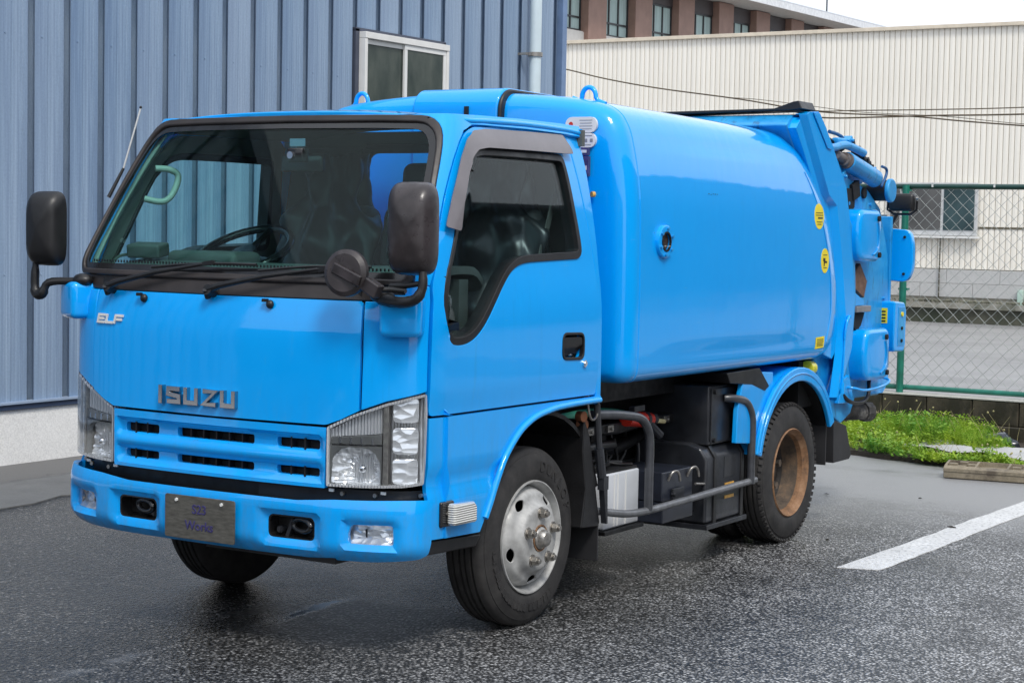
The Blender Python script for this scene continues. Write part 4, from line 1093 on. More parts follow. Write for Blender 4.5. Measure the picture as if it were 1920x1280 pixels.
# --- headlights ---------------------------------------------------------
UH = UC-.006
for mir in (False, True):
    sx = -1 if mir else 1
    hp = [(.515, .628), (.515, hlt(.515)), (.62, hlt(.62)), (.74, hlt(.74)), (.82, hlt(.82)), (UH, hlt(UH)), (UH+.004, .90), (UH, .72), (UH-.006, .645), (.80, .636), (.70, .632)]
    H = patch('headlight', roundpoly(hp, .008, 2), [], off(CB, -.055), M_FLUTE, T, th=.006, bevel=0, mirror=mir, res=.03)
    patch('lens', roundpoly(hp, .008, 2), [], off(CB, .003), M_LENS, H, th=.003, bevel=0, mirror=mir, res=.03)
    patch('lamp_rim', roundpoly(hp, .008, 2), [shrink(roundpoly(hp, .008, 2), .009)], off(CB, .001), M_CHROME if 0 else M_FLUTE, H, th=.055, bevel=0, mirror=mir, res=.025)
    # inner divider
    dv = [(.728, .634), (.728, hlt(.728)-.004), (.748, hlt(.748)-.004), (.748, .634)]
    patch('divider', dv, [], off(CB, -.006), M_NUT, H, th=.045, bevel=.003, mirror=mir, res=.03)
    # upper smoked band with slots
    ub = [(.524, .803), (.524, .832), (.62, .878), (.724, .920), (.724, .822)]
    patch('upper_reflector', ub, [], off(CB, -.020), M_FLUTE, H, th=.01, bevel=.002, mirror=mir, res=.03)
    ub2 = [(.520, .778), (.520, .802), (.724, .820), (.724, .784)]
    patch('slotted_band', ub2, [], off(CB, -.014), M_LTRIM, H, th=.01, bevel=.002, mirror=mir, res=.03)
    for i in range(4):
        u_ = .560+i*.042; patch('slot', [(u_, .784), (u_, .806), (u_+.008, .806), (u_+.008, .784)], [], off(CB, -.010), M_CHROME, H, th=.005, bevel=0, mirror=mir, res=.02)
    # main bowl: faceted reflector behind an arched opening
    arch_ = [(.530, .640), (.718, .640), (.718, .700), (.714, .728), (.700, .750), (.680, .764), (.655, .770), (.600, .770), (.570, .764), (.548, .748), (.534, .725)]
    cu, cz_ = .642, .694
    def bowl(u, z, cu=cu, cz_=cz_):
        dx, dz = u-cu, z-cz_; r = math.hypot(dx, dz); a = math.atan2(dz, dx)
        g_ = -.066+4.6*r*r
        g_ += .0045*math.sin(a*16)*min(1, r/.03)*(1 if r < .055 else .4)
        if dz > .02: g_ += .005*math.sin(dx*150)
        elif dz < -.015: g_ += .003*math.sin(dz*420)
        return max(-.066, min(-.010, g_))
    patch('reflector_bowl', roundpoly(arch_, .006, 2), [], off(CB, bowl), M_REFL, H, th=.003, bevel=0, mirror=mir, res=.0065)
    patch('bowl_surround', [(.524, .634), (.724, .634), (.724, .778), (.524, .774)], [shrink(roundpoly(arch_, .006, 2), -.001)], off(CB, -.010), M_LTRIM, H, th=.02, bevel=0, mirror=mir, res=.02)
    bm = B(); p = Vector(off(CB, -.040)(cu, cz_)); bmesh.ops.create_uvsphere(bm, u_segments=20, v_segments=12, radius=.015)
    for v in bm.verts: v.co = Vector((p.x*sx, p.y, p.z))+v.co
    fin(bm, 'bulb_cap', M_CHROME, H, smooth=60)
    # corner lamps
    for (za, zb, nm, mt_) in ((.862, hlt(.79)-.006, 'turn_reflector', None), (.750, .845, 'position_lamp', None), (.645, .735, 'side_reflector', None)):
        q = roundpoly([(.760, za), (.760, zb), (UH-.020, zb+.012 if nm == 'turn_reflector' else zb), (UH-.020, za)], .018, 3)
        patch(nm, q, [], off(CB, -.018), M_REFL, H, th=.012, bevel=.003, mirror=mir, res=.02)
    p = Vector(off(CB, -.040)(.80, .91)); bm = B(); bmesh.ops.create_uvsphere(bm, u_segments=14, v_segments=8, radius=.016)
    for v in bm.verts: v.co += Vector((p.x*sx, p.y, p.z))
    fin(bm, 'amber_bulb', M_AMBER, H, smooth=60)

# --- bumper -------------------------------------------------------------
def BPM(u, z):
    x, y = planat(u); s_ = 1+.018*sstep(0, .6, abs(u))
    yy = y-.020
    if z < .43: yy += .10*((.43-z)/.07)**2.0*.5; s_ -= .03*((.43-z)/.07)**2
    if z > .545: yy += .9*(z-.545)**1.5*1.6
    return (x*s_, yy, z)
def recess(u, z, cx, cz, hw, hh, sp=.035, dp=.022):
    dx = max(0, abs(abs(u)-cx)-hw); dz = max(0, abs(z-cz)-hh); d_ = math.hypot(dx, dz*1.3); return -dp*(1-sstep(0, sp, d_))
def bface(u, z):
    r = recess(u, z, .369, .467, .103, .043); r2__ = recess(u, z, .686, .467, .085, .036, .026, .018)
    return min(r, r2__)+.004
bt = [(-.912, .592), (-.80, .592), (-.55, .583), (-.48, .577), (-.40, .570), (.40, .570), (.48, .577), (.55, .583), (.80, .592), (.912, .592), (.914, .44), (.90, .400), (.86, .384), (.70, .370), (.50, .366), (-.50, .366), (-.70, .370), (-.86, .384), (-.90, .400), (-.914, .44)]
hl = []
for s_ in (1, -1):
    hl.append(rrect(*sorted((s_*.268, s_*.466)), .424, .510, .022, 4))
    f_ = [(.602, .468), (.616, .500), (.768, .503), (.772, .432), (.604, .432)]
    hl.append(roundpoly([(s_*a, b) for a, b in f_], .012, 3))
bp = patch('bumper', roundpoly(bt, .012, 2), hl, off(BPM, bface), MB, T, th=.02, bevel=.004, res=.016)
for s_ in (1, -1):
    q = rrect(*sorted((s_*.262, s_*.472)), .418, .516, .024, 4)
    patch('tow_pocket', q, [], off(BPM, -.075), M_BLACK, bp, th=.004, bevel=0, res=.03)
    patch('pocket_rim', q, [rrect(*sorted((s_*.274, s_*.460)), .430, .504, .018, 4)], off(BPM, -.020), M_BLKG, bp, th=.055, bevel=.002, res=.02)
    bm = B(); n = 24; c_ = Vector((s_*.405 if s_ > 0 else -.35, -.935, .475))
    tube(bm, [c_+Vector((.048*math.cos(2*PI*k/n), -.012*math.cos(2*PI*k/n), .022*math.sin(2*PI*k/n))) for k in range(n+1)], .011, 8, cap=False); fin(bm, 'tow_hook', M_BLKG, bp, smooth=60)
    bm = B(); c_ = Vector((s_*.305, -.94, .452)); cyl(bm, c_, c_+Vector((0, .05, 0)), .013, 14); cyl(bm, c_+Vector((0, -.006, 0)), c_, .009, 6); box(bm, c_+Vector((.035, .03, .0)), (.014, .04, .09), (0, .4, 0)); fin(bm, 'tow_bolt', M_UNDG, bp, smooth=40)
    f2 = roundpoly([(s_*a, b) for a, b in [(.596, .468), (.612, .506), (.774, .509), (.778, .426), (.598, .426)]], .012, 3)
    fg = patch('fog_lamp', f2, [], off(BPM, lambda u, z: -.050+.03*((z-.468)/.04)**2), M_REFL, bp, th=.004, bevel=0, res=.03)
    patch('fog_lens', f2, [], off(BPM, -.018), M_LENS, fg, th=.003, bevel=0, res=.03)
bm = B(); bx(bm, -.66, .66, -.89, -.80, .40, .56); fin(bm, 'bumper_beam', M_HOLE, T)
bm = B(); bx(bm, -.05, .55, -.93, -.78, .350, .372); fin(bm, 'bumper_skid', M_UNDER, T)
# licence plate
PY = -1.004
bm = B(); prism(bm, rrect(-.186, .150, .386, .546, .008, 2), 1, PY-.004, PY+.002); lpz = fin(bm, 'licence_plate', M_PLATE, T, bevel=.0015)
bm = B(); bx(bm, -.16, .12, PY+.003, PY+.03, .42, .52); fin(bm, 'plate_bracket', M_BLACK, lpz)
RX = Matrix.Rotation(PI/2, 4, 'X')
text_obj('S23', .048, .0006, M_PTXT, lpz, 'plate_lettering', Matrix.Translation((-.018, PY-.0052, .497)) @ RX, .0006)
text_obj('Works', .048, .0006, M_PTXT, lpz, 'plate_lettering', Matrix.Translation((-.018, PY-.0052, .437)) @ RX, .0006)
for x in (-.127, .090):
    bm = B(); cyl(bm, (x, PY-.010, .528), (x, PY-.004, .528), .0065, 6); fin(bm, 'plate_bolt', M_WHITE, lpz)

# --- badges --------------------------------------------------------------
bm = B(); sz = .062; z_ = .8795; yb = -.9735
def em(paths, ox, wd, sxx): strokes(bm, paths, .0178, yb-.012, yb+.02, ox, z_, sxx, sz)
em([[(.5, -.06), (.5, 1.06)]], -.246, .013, .02)
em([[(.95, .88), (.12, .88), (.10, .56), (.88, .44), (.90, .12), (.03, .12)]], -.205, .013, .068)
em([[(.08, 1.02), (.08, .12), (.90, .12), (.90, 1.02)]], -.118, .013, .064)
em([[(.03, .88), (.93, .88), (.08, .12), (.98, .12)]], -.030, .013, .066)
em([[(.08, 1.02), (.08, .12), (.90, .12), (.90, 1.02)]], .059, .013, .064)
fin(bm, 'front_badge', M_BADGE, T, bevel=.0045, segs=3)
bm = B(); sh = .25
def el(paths, ox, sxx): strokes(bm, paths, .0095, -.0035, .002, ox, 0, sxx*1.08, .034, sh)
el([[(1, .9), (.05, .9), (.05, .1), (1, .1)], [(.18, .5), (.9, .5)]], 0, .042)
el([[(.05, 1.), (.05, .1), (1, .1)]], .053, .040)
el([[(1, .9), (.05, .9), (.05, 0)], [(.18, .48), (.9, .48)]], .103, .042)
for v in bm.verts:
    p = Vector(off(CB, .006)(-.618+v.co.x, 1.160+v.co.z)); v.co = p+Vector((0, v.co.y, 0))
fin(bm, 'model_badge', M_WHITE, T)

# --- wipers, nozzles, antenna --------------------------------------------
for piv, tip, bl in (((-.545, 1.296), (-.07, 1.388), ((-.36, 1.372), (.15, 1.394))), ((-.02, 1.298), (.47, 1.385), ((.17, 1.373), (.66, 1.400)))):
    bm = B(); a = Vector(off(CB, .030)(*piv)); b = Vector(off(CB, .028)(*tip))
    tube(bm, [a, a.lerp(b, .12)+Vector((0, -.01, .006)), a.lerp(b, .5)+Vector((0, -.012, .010)), b], [.015, .012, .009, .006], 8)
    cyl(bm, a+Vector((0, .03, -.012)), a+Vector((0, -.012, 0)), .020, 14)
    cyl(bm, a+Vector((-.012, .01, -.03)), a+Vector((-.005, -.012, 0)), .012, 10)
    wp = fin(bm, 'wiper', M_BLACK, T, smooth=40)
    bm = B(); p0 = Vector(off(CB, .016)(*bl[0])); p1 = Vector(off(CB, .016)(*bl[1]))
    tube(bm, [p0, p0.lerp(p1, .25)+Vector((0, -.004, .006)), p0.lerp(p1, .5)+Vector((0, -.006, .009)), p0.lerp(p1, .75)+Vector((0, -.004, .006)), p1], .0055, 6)
    box(bm, b, (.05, .016, .016), (0, -.15, 0)); fin(bm, 'wiper_blade', M_BLACK, wp, smooth=40)
for u_ in (-.363, .254):
    bm = B(); p = Vector(off(CB, .004)(u_, 1.262)); bmesh.ops.create_uvsphere(bm, u_segments=16, v_segments=10, radius=.016)
    for v in bm.verts: v.co = p+Vector((v.co.x, v.co.y*.8, v.co.z))
    box(bm, p+Vector((-.016, -.008, .014)), (.022, .014, .012)); fin(bm, 'washer_nozzle', M_BLACK, T, smooth=50)
bm = B(); a = Vector((-.790, -.690, 1.645)); b = Vector((-.760, -.638, 1.762)); tube(bm, [a, b], [.008, .006], 8); an = fin(bm, 'antenna', M_BLACK, T, smooth=60)
bm = B(); tube(bm, [b, Vector((-.684, -.622, 2.002))], .0036, 6); fin(bm, 'antenna_rod', M_WHITE, an, smooth=60)
bm = B(); bmesh.ops.create_uvsphere(bm, u_segments=10, v_segments=8, radius=.006)
for v in bm.verts: v.co += Vector((-.684, -.622, 2.005))
fin(bm, 'antenna_tip', M_BLACK, an)

# --- mirrors ---------------------------------------------------------------
def mirror_head(c, s_, rz, name='side_mirror'):
    bm = B(); n = 32; rings = []
    # rounded front shell: superellipse sections growing towards the glass
    for t in (0, .12, .3, .55, .8, 1.0, 1.04):
        sc_ = {0: .0, .12: .62, .3: .82, .55: .94, .8: .99, 1.0: 1.0, 1.04: .965}[t]; y = -s_[1]*(1-min(t, 1))+0
        ring = []
        for k in range(n):
            a = 2*PI*k/n; ca, sa = math.cos(a), math.sin(a); e_ = .42
            X = math.copysign(abs(ca)**e_, ca)*s_[0]/2*sc_; Z = math.copysign(abs(sa)**e_, sa)*s_[2]/2*sc_
            ring.append(bm.verts.new((X, y, Z)))
        rings.append(ring)
    for a, b in zip(rings, rings[1:]):
        for k in range(n): bm.faces.new((a[k], a[(k+1) % n], b[(k+1) % n], b[k]))
    bm.faces.new(rings[-1]); bmesh.ops.remove_doubles(bm, verts=bm.verts, dist=1e-4)
    R = Matrix.Translation(c) @ Matrix.Rotation(rz, 4, 'Z')
    for v in bm.verts: v.co = R @ v.co
    h = fin(bm, name, M_MIRB if c[0] > 0 else M_BLACK, T, smooth=50)
    bm = B(); prism(bm, rrect(-s_[0]*.43, s_[0]*.43, -s_[2]*.46, s_[2]*.46, .02), 1, .004, .006)
    for v in bm.verts: v.co = R @ v.co
    fin(bm, 'mirror_glass', M_CHROME, h)
    bm = B(); prism(bm, rrect(-.04, .035, -s_[2]*.44, -s_[2]*.24, .008), 1, -s_[1]*.985-.0, -s_[1]*.90)
    bm.free()
    return h
mh = mirror_head((.870, -.93, 1.545), (.176, .10, .320), math.radians(18))
bm = B(); tube(bm, [(.925, -.955, 1.40), (.928, -.960, 1.345), (.905, -.968, 1.305), (.84, -.965, 1.292), (.735, -.930, 1.300)], [.014, .016, .019, .020, .022], 10, 4)
tube(bm, [(.925, -.955, 1.36), (.86, -.96, 1.350), (.79, -.955, 1.345)], .010, 8)
fin(bm, 'mirror_arm', M_BLACK, mh, smooth=60)
# fix: ball joint placed at the base as its own shape
bm = B(); bmesh.ops.create_uvsphere(bm, u_segments=18, v_segments=10, radius=.036)
for v in bm.verts: v.co = Vector((.735+v.co.x*1.3, -.925+v.co.y, 1.312+v.co.z*.8))
fin(bm, 'mirror_joint', M_BLACK, mh, smooth=60)
uvm_c = Vector((.648, -1.02, 1.388)); dn = Vector((.15, -1, .08)).normalized()
bm = B(); cyl(bm, uvm_c-dn*.014, uvm_c+dn*.006, .082, 36); cyl(bm, uvm_c+dn*.006, uvm_c+dn*.016, .082, 36, r2_=.066)
uvm = fin(bm, 'underview_mirror', M_MIRB, T, smooth=30)
bm = B(); box(bm, uvm_c+dn*.020+Vector((.015, 0, -.006)), (.125, .016, .040), (0, math.radians(22), 0)); box(bm, uvm_c+Vector((.105, .012, -.048)), (.065, .040, .050), (0, math.radians(28), 0))
fin(bm, 'mirror_bracket', M_MIRB, uvm, bevel=.006)
bm = B(); tube(bm, [uvm_c+Vector((.115, .02, -.055)), (.80, -.97, 1.335), (.86, -.962, 1.332)], .010, 8); fin(bm, 'mirror_rod', M_BLACK, uvm, smooth=60)
mh2 = mirror_head((-.876, -.925, 1.517), (.166, .085, .292), math.radians(8))
bm = B(); tube(bm, [(-.935, -.94, 1.385), (-.935, -.945, 1.30), (-.925, -.945, 1.262), (-.895, -.945, 1.262), (-.87, -.935, 1.305), (-.80, -.90, 1.313), (-.73, -.88, 1.312)], [.013, .017, .021, .021, .016, .015, .015], 10, 4); fin(bm, 'mirror_arm', M_BLACK, mh2, smooth=60)
bm = B(); bmesh.ops.create_uvsphere(bm, u_segments=18, v_segments=10, radius=.034)
for v in bm.verts: v.co = Vector((-.735+v.co.x*1.3, -.885+v.co.y, 1.318+v.co.z*.8))
fin(bm, 'mirror_joint', M_BLACK, mh2, smooth=60)

# --- wheels ------------------------------------------------------------------
RW = .351
def tyre_mesh(side):
    """outer face at x=0, tyre extends to -side*.19"""
    bm = B(); pr_ = []
    wdt = .192
    pr_ = [(-.014, .212), (-.004, .222), (.002, .245), (.004, .275), (.000, .305), (-.008, .323), (-.009, .326), (-.012, .327), (-.019, .342), (-.030, RW-.002)]
    gro = [-.055, -.085, -.108, -.138]
    for g_ in gro: pr_ += [(g_+.006, RW), (g_+.004, RW-.011), (g_-.004, RW-.011), (g_-.006, RW)]
    pr_ += [(-.162, RW-.002), (-.173, .342), (-.184, .322), (-.192, .29), (-.192, .25), (-.182, .214)]
    lathe(bm, [(h*side, r) for h, r in pr_], 96)
    # shoulder lugs
    return bm
ty_me = {}
def wheel(x, y, side, rear):
    root = bpy.data.objects.new('wheel', None); COL.objects.link(root); root.location = (x, y, RW); root.parent = T
    bm = tyre_mesh(side)
    n = 66 if rear else 84
    for k in range(n):
        a = 2*PI*k/n
        for hx in ((-.018, -.176) if rear else ()):
            dep = .020 if rear else .012
            vs = box(bm, (hx*side, 0, RW-.006), (dep, .019, .012), (0, (.5 if hx > -.1 else -.5)*side, 0))
            R = Matrix.Rotation(a+random.uniform(-.002, .002), 3, 'X')
            for v in vs: v.co = R @ v.co
    fin(bm, 'tyre', M_TYRE, root, smooth=35)
    if not rear:
        bm = B()
        # convex steel disc
        lathe(bm, [(s*side, r) for s, r in ((-.030, .212), (-.006, .223), (.004, .222), (.004, .217), (-.004, .212), (-.016, .207), (-.030, .203), (-.042, .198))], 80)
        fin(bm, 'rim', M_RIM, root, smooth=35)
        def DF(u, v):
            r = math.hypot(u, v)
            h = interp([(0, .040), (.05, .040), (.118, .040), (.130, .034), (.142, .016), (.155, .008), (.172, .004), (.185, -.010), (.196, -.034), (.2, -.042)], r)
            return (h, u, v)
        hs_ = [[(.036*math.cos(2*PI*k/20), .036*math.sin(2*PI*k/20)) for k in range(20)]]
        hs_[0] = [(1.45*a, 1.45*b) for a, b in hs_[0]]
        for k in range(5):
            a0 = math.radians(54+72*k); c_ = (.166*math.cos(a0), .166*math.sin(a0)); o_ = []
            for j in range(18):
                t = 2*PI*j/18; e1, e2 = .0165*math.cos(t), .029*math.sin(t)
                o_.append((c_[0]+e1*math.cos(a0)-e2*math.sin(a0), c_[1]+e1*math.sin(a0)+e2*math.cos(a0)))
            hs_.append(o_)
        ou = [(.199*math.cos(2*PI*k/72), .199*math.sin(2*PI*k/72)) for k in range(72)]
        patch('wheel_disc', ou, hs_, DF, M_RIM, root, th=.008, bevel=.0025, res=.010, mirror=(side < 0))
        bm = B(); cyl(bm, (-.09*side, 0, 0), (-.05*side, 0, 0), .195, 40); fin(bm, 'brake_drum', M_HOLE, root)
        bm = B(); lathe(bm, [(h*side, r) for h, r in ((-.02, .046), (.045, .044), (.050, .040), (.052, .036), (.064, .034), (.074, .028), (.078, .018), (.078, .001))], 28)
        fin(bm, 'hub_cap', simple('bare_hub_metal', (.42, .40, .37), .32, metal=.8, var=.3, vscale=60), root, smooth=30)
        bm = B(); lathe(bm, [(h*side, r) for h, r in ((.020, .0515), (.043, .0525), (.043, .047), (.02, .046))], 32); fin(bm, 'hub_ring', M_RUST, root, smooth=30)
        for k in range(5):
            a0 = math.radians(90+72*k); q = Vector((0, .0985*math.cos(a0), .0985*math.sin(a0)))
            bm = B(); cyl(bm, q+Vector((.038*side, 0, 0)), q+Vector((.044*side, 0, 0)), .024, 20); cyl(bm, q+Vector((.044*side, 0, 0)), q+Vector((.068*side, 0, 0)), .0185, 6); cyl(bm, q+Vector((.068*side, 0, 0)), q+Vector((.078*side, 0, 0)), .0105, 12)
            fin(bm, 'lug_nut', M_NUT, root, bevel=.0015, segs=1)
    else:
        bm = B(); lathe(bm, [(s*side, r) for s, r in ((-.012, .222), (-.002, .224), (.004, .219), (-.004, .213), (-.012, .208), (-.022, .196), (-.046, .192))], 80)
        fin(bm, 'rim', M_RUST, root, smooth=30)
        bm = B(); lathe(bm, [(s*side, r) for s, r in ((-.046, .192), (-.10, .188), (-.128, .184))], 64); fin(bm, 'rim_barrel', M_BARREL, root, smooth=30)
        bm = B(); lathe(bm, [(s*side, r) for s, r in ((-.127, .186), (-.145, .17), (-.155, .12), (-.155, .06), (-.12, .058), (-.10, .045), (-.10, .001))], 48); fin(bm, 'wheel_disc', M_RDARK, root, smooth=30)
        for k in range(5):
            a0 = math.radians(90+72*k); q = Vector((0, .0985*math.cos(a0), .0985*math.sin(a0)))
            bm = B(); cyl(bm, q+Vector((-.14*side, 0, 0)), q+Vector((-.10*side, 0, 0)), .02, 6); fin(bm, 'lug_nut', M_NUT, root)
    return root
wl_ = wheel(.802, 0, 1, False); wheel(-.802, 0, -1, False)
for s_ in (1, -1):
    wheel(s_*.830, 2.478, s_, True); 
    bm = tyre_mesh(s_); 
    for v in bm.verts: v.co += Vector((s_*.61, 2.478, RW))
    fin(bm, 'inner_rear_tyre', M_TYRE, T, smooth=35)
# raised sidewall lettering
def arc_text(s, r, a_mid, size, x, y, side, wd, parent):
    n = len(s)
    for i, ch in enumerate(s):
        if ch == ' ': continue
        a = a_mid-(i-(n-1)/2)*wd*side
        mtx = Matrix.Translation((x, y, RW)) @ Matrix.Rotation(a, 4, 'X') @ Matrix.Translation((0, 0, r)) @ Matrix.Rotation(PI/2, 4, 'Z') @ Matrix.Rotation(PI/2, 4, 'X')
        yield text_obj(ch, size, .0016, M_TYRE, parent, 'sidewall_letter', mtx)
for o in list(arc_text('DUNLOP',   .276, math.radians(-42), .058, .8065, 0, 1, .19, T)): o.parent = T
for o in list(arc_text('' if 1 else 'SP', .278, math.radians(150), .040, .8065, 0, 1, .125, T)): o.parent = T

bm = B()
for k in range(46):
    if k % 9 in (4,): continue
    a = math.radians(95+k*2.6); r_ = .276
    vs = box(bm, (.8065, 0, r_), (.003, .008+.003*(k*7 % 3), .024+.006*(k % 2)))
    Rm = Matrix.Rotation(a, 3, 'X')
    for v in vs: v.co = Rm @ (v.co-Vector((.8065, 0, 0)))+Vector((.8065, 0, RW))
fin(bm, 'sidewall_marks', M_TYRE, T, kind='stuff')
# --- chassis, underbody ---------------------------------------------------------
bm = B()
for s_ in (1, -1): bx(bm, s_*.32, s_*.40, -.78, 3.35, .47, .64)
for y in (-.5, .55, 1.3, 2.0, 3.0): bx(bm, -.319, .319, y-.04, y+.04, .50, .60)
fin(bm, 'chassis_frame', M_UNDER, T, bevel=.006)
bm = B(); cyl(bm, (-.62, 0, .33), (.62, 0, .33), .045, 12); fin(bm, 'axle', M_UNDER, T, smooth=40)
bm = B(); bmesh.ops.create_uvsphere(bm, u_segments=16, v_segments=10, radius=.16)
for v in bm.verts: v.co += Vector((0, 2.478, RW))
cyl(bm, (-.60, 2.478, RW), (.60, 2.478, RW), .07, 14)
fin(bm, 'axle', M_UNDER, T, smooth=40)
bm = B(); bx(bm, -.30, .30, -.70, .55, .36, .86); bx(bm, -.52, .52, -.84, -.62, .40, .85); cyl(bm, (0, .55, .52), (0, 2.4, .42), .045, 10); cyl(bm, (.25, .6, .42), (.25, 1.5, .42), .09, 16)
fin(bm, 'engine_block', M_UNDER, T, bevel=.02)
bm = B(); bx(bm, -.82, .82, -.70, -.455, .86, .90); bx(bm, -.79, .79, -.74, .43, .868, .895); fin(bm, 'cab_underfloor', M_UNDER, T)
for s_ in (1, -1):
    bm = B(); pts = []
    for k in range(15):
        a = math.radians(165-k*150/14); pts.append((.03+.475*math.cos(a)*1.0, RW+.03+.465*math.sin(a)))
    A_ = pts; B__ = [(.03+(p[0]-.03)*.965, RW+(p[1]-RW)*.965) for p in pts]
    prism(bm, A_+B__[::-1], 0, s_*.50, s_*.822); fin(bm, 'inner_fender', M_UNDER, T, smooth=40)
    bm = B(); bx(bm, s_*.495, s_*.515, -.45, .5, .40, .86); fin(bm, 'fender_inner_wall', M_UNDER, T)
    # splash plate behind the front wheel
    bm = B(); prism(bm, [(.34, .79), (.385, .72), (.42, .60), (.485, .35), (.47, .335), (.33, .345), (.36, .50), (.33, .66)], 0, s_*.55, s_*.838)
    sp = fin(bm, 'splash_guard', M_BLACK, T, bevel=.006)
    bm = B(); cyl(bm, (s_*.845, .425, .845), (s_*.845, .452, .66), .014, 10); cyl(bm, (s_*.845, .452, .66), (s_*.845, .480, .54), .020, 10); box(bm, (s_*.848, .487, .515), (.03, .04, .055)); prism(bm, [(.475, .49), (.505, .49), (.512, .345), (.500, .345)], 0, s_*.835, s_*.86)
    fin(bm, 'guard_stay', M_UNDG, sp, smooth=35)
    bm = B(); bx(bm, s_*.60, s_*.838, .468, .476, .192, .345); fin(bm, 'mudflap', M_FLAP, T, bevel=.002)
    # hanging ring and reflector under the cab corner
    bm = B(); tube(bm, [(s_*.848, .345, .85), (s_*.85, .36, .80), (s_*.85, .385, .783), (s_*.85, .42, .80), (s_*.85, .428, .85)], .005, 6, 4); fin(bm, 'catch_ring', M_NUT, T, smooth=60)
    bm = B(); cyl(bm, (s_*.81, .335, .80), (s_*.84, .33, .80), .022, 14); cyl(bm, (s_*.80, .36, .765), (s_*.835, .36, .765), .026, 14, r2_=.018); fin(bm, 'cab_latch', simple('copper_brown', (.20, .08, .04), .5, metal=.4), T, smooth=40)
    # guard rail (side under-run tube)
    rail = bpy.data.objects.new('side_guard', None)
    bm = B(); tube(bm, [(s_*.80, .480, .398), (s_*.825, .53, .388), (s_*.838, .62, .372), (s_*.84, .72, .358), (s_*.84, .85, .350), (s_*.84, 1.034, .349), (s_*.84, 1.5, .356), (s_*.84, 2.02, .364)], .0165, 12, 4)
    gd = fin(bm, 'side_guard', M_GUARD, T, smooth=60)
    for y in (.905, 1.962):
        bm = B(); tube(bm, [(s_*.843, y, .352), (s_*.843, y, .52), (s_*.843, y, .645), (s_*.842, y-.022, .706), (s_*.838, y-.075, .752), (s_*.83, y-.17, .772)]+([(s_*.82, y-.30, .786), (s_*.79, y-.42, .792)] if y < 1 else [(s_*.79, y-.21, .775)]), .0195, 12, 4); fin(bm, 'guard_upright', M_UPR, gd, smooth=60)
# battery
bt_ = rbox_obj('battery', (.69, .775, .41), (.185, .31, .235), .008, M_BATT, T, segs=2)
bm = B(); bx(bm, .605, .775, .63, .92, .528, .540); tube(bm, [(.70, .66, .545), (.74, .72, .56), (.68, .80, .555), (.72, .88, .55)], .010, 6, 4); tube(bm, [(.65, .64, .545), (.66, .75, .565), (.74, .83, .55), (.76, .90, .545)], .007, 6, 4)
for y in (.66, .76, .86): cyl(bm, (.66, y, .54), (.66, y, .556), .014, 10)
cyl(bm, (.70, .78, .54), (.70, .78, .60), .005, 8); fin(bm, 'battery_terminals', M_BLACK, bt_, smooth=40)
bm = B()
for y in (.70, .73, .80): bx(bm, .7826, .785, y, y+.010, .30, .52)
fin(bm, 'case_rib', M_WHITE, bt_)
bm = B(); bx(bm, .56, .80, .60, .95, .272, .290); fin(bm, 'battery_tray', M_UNDER, T, bevel=.003)
# navy tool tray with rope hooks
bm = B(); bx(bm, .50, .78, 1.165, 1.470, .250, .345); bx(bm, .50, .775, 1.165, 1.470, .347, .480); tr_ = fin(bm, 'tool_tray', M_FLARE, T, bevel=.006)
for y in (1.24, 1.43):
    bm = B(); tube(bm, [(.776, y-.02, .44), (.79, y-.015, .472), (.80, y+.01, .482), (.805, y+.03, .465), (.805, y+.04, .435)], .0065, 8, 4); fin(bm, 'rope_hook', M_NUT, tr_, smooth=60)
bm = B(); box(bm, (.785, 1.30, .375), (.012, .11, .05)); cyl(bm, (.78, 1.25, .375), (.80, 1.25, .375), .009, 8); fin(bm, 'tray_latch', M_UNDG, tr_, bevel=.002)
bm = B(); cyl(bm, (.79, 1.47, .40), (.79, 1.60, .385), .006, 8); fin(bm, 'latch_pin', M_NUT, tr_, smooth=40)
# fuel tank
def chamf(): return [(.42, .20), (.80, .20), (.80, .50), (.765, .552), (.70, .572), (.42, .572)]
bm = B(); prism(bm, [(x, z) for x, z in chamf()], 1, 1.56, 1.98); tk = fin(bm, 'fuel_tank', M_UNDG, T, bevel=.014)
for y in (1.65, 1.945):
    bm = B(); q = chamf(); o_ = [(x+(.007 if x > .5 else 0), z+(.007 if z > .3 else -.012)) for x, z in q]; prism(bm, o_, 1, y-.016, y+.016); fin(bm, 'tank_strap', M_BLACK, tk, bevel=.003)
bm = B(); bx(bm, .43, .815, 1.55, 1.99, .175, .198); fin(bm, 'tank_tray', M_UNDG, tk, bevel=.003)
for z in (.315, .345):
    bm = B(); bx(bm, .801, .803, 1.76, 1.86, z-.006+(-.01 if z < .32 else .02), z+.008+(-.01 if z < .32 else .02)); fin(bm, 'tank_sticker', M_ORNG, tk)
bm = B(); bx(bm, .8005, .802, 1.75, 1.88, .40, .50); fin(bm, 'faded_label', M_UNDG, tk)
bm = B(); cyl(bm, (.70, 1.99, .49), (.70, 2.05, .52), .05, 16); fin(bm, 'tank_cap', M_NUT, tk, smooth=40)
# control box
cbx = rbox_obj('control_box', (.60, 1.78, .700), (.36, .345, .275), .006, M_UNDG, T, segs=2)
bm = B(); bx(bm, .781, .789, 1.625, 1.935, .575, .825); fin(bm, 'box_lid', M_UNDG, cbx, bevel=.003)
for (y, z) in ((1.645, .81), (1.92, .835), (1.645, .585), (1.92, .585)):
    bm = B(); cyl(bm, (.789, y, z), (.803, y, z), .011, 12); fin(bm, 'box_knob', M_BLACK, cbx, smooth=40)
bm = B(); prism(bm, [(1.66, .90), (2.03, .905), (2.15, .81), (2.10, .79), (1.95, .83), (1.70, .85)], 0, .60, .845); fin(bm, 'body_bracket', M_BLACK, T, bevel=.004)
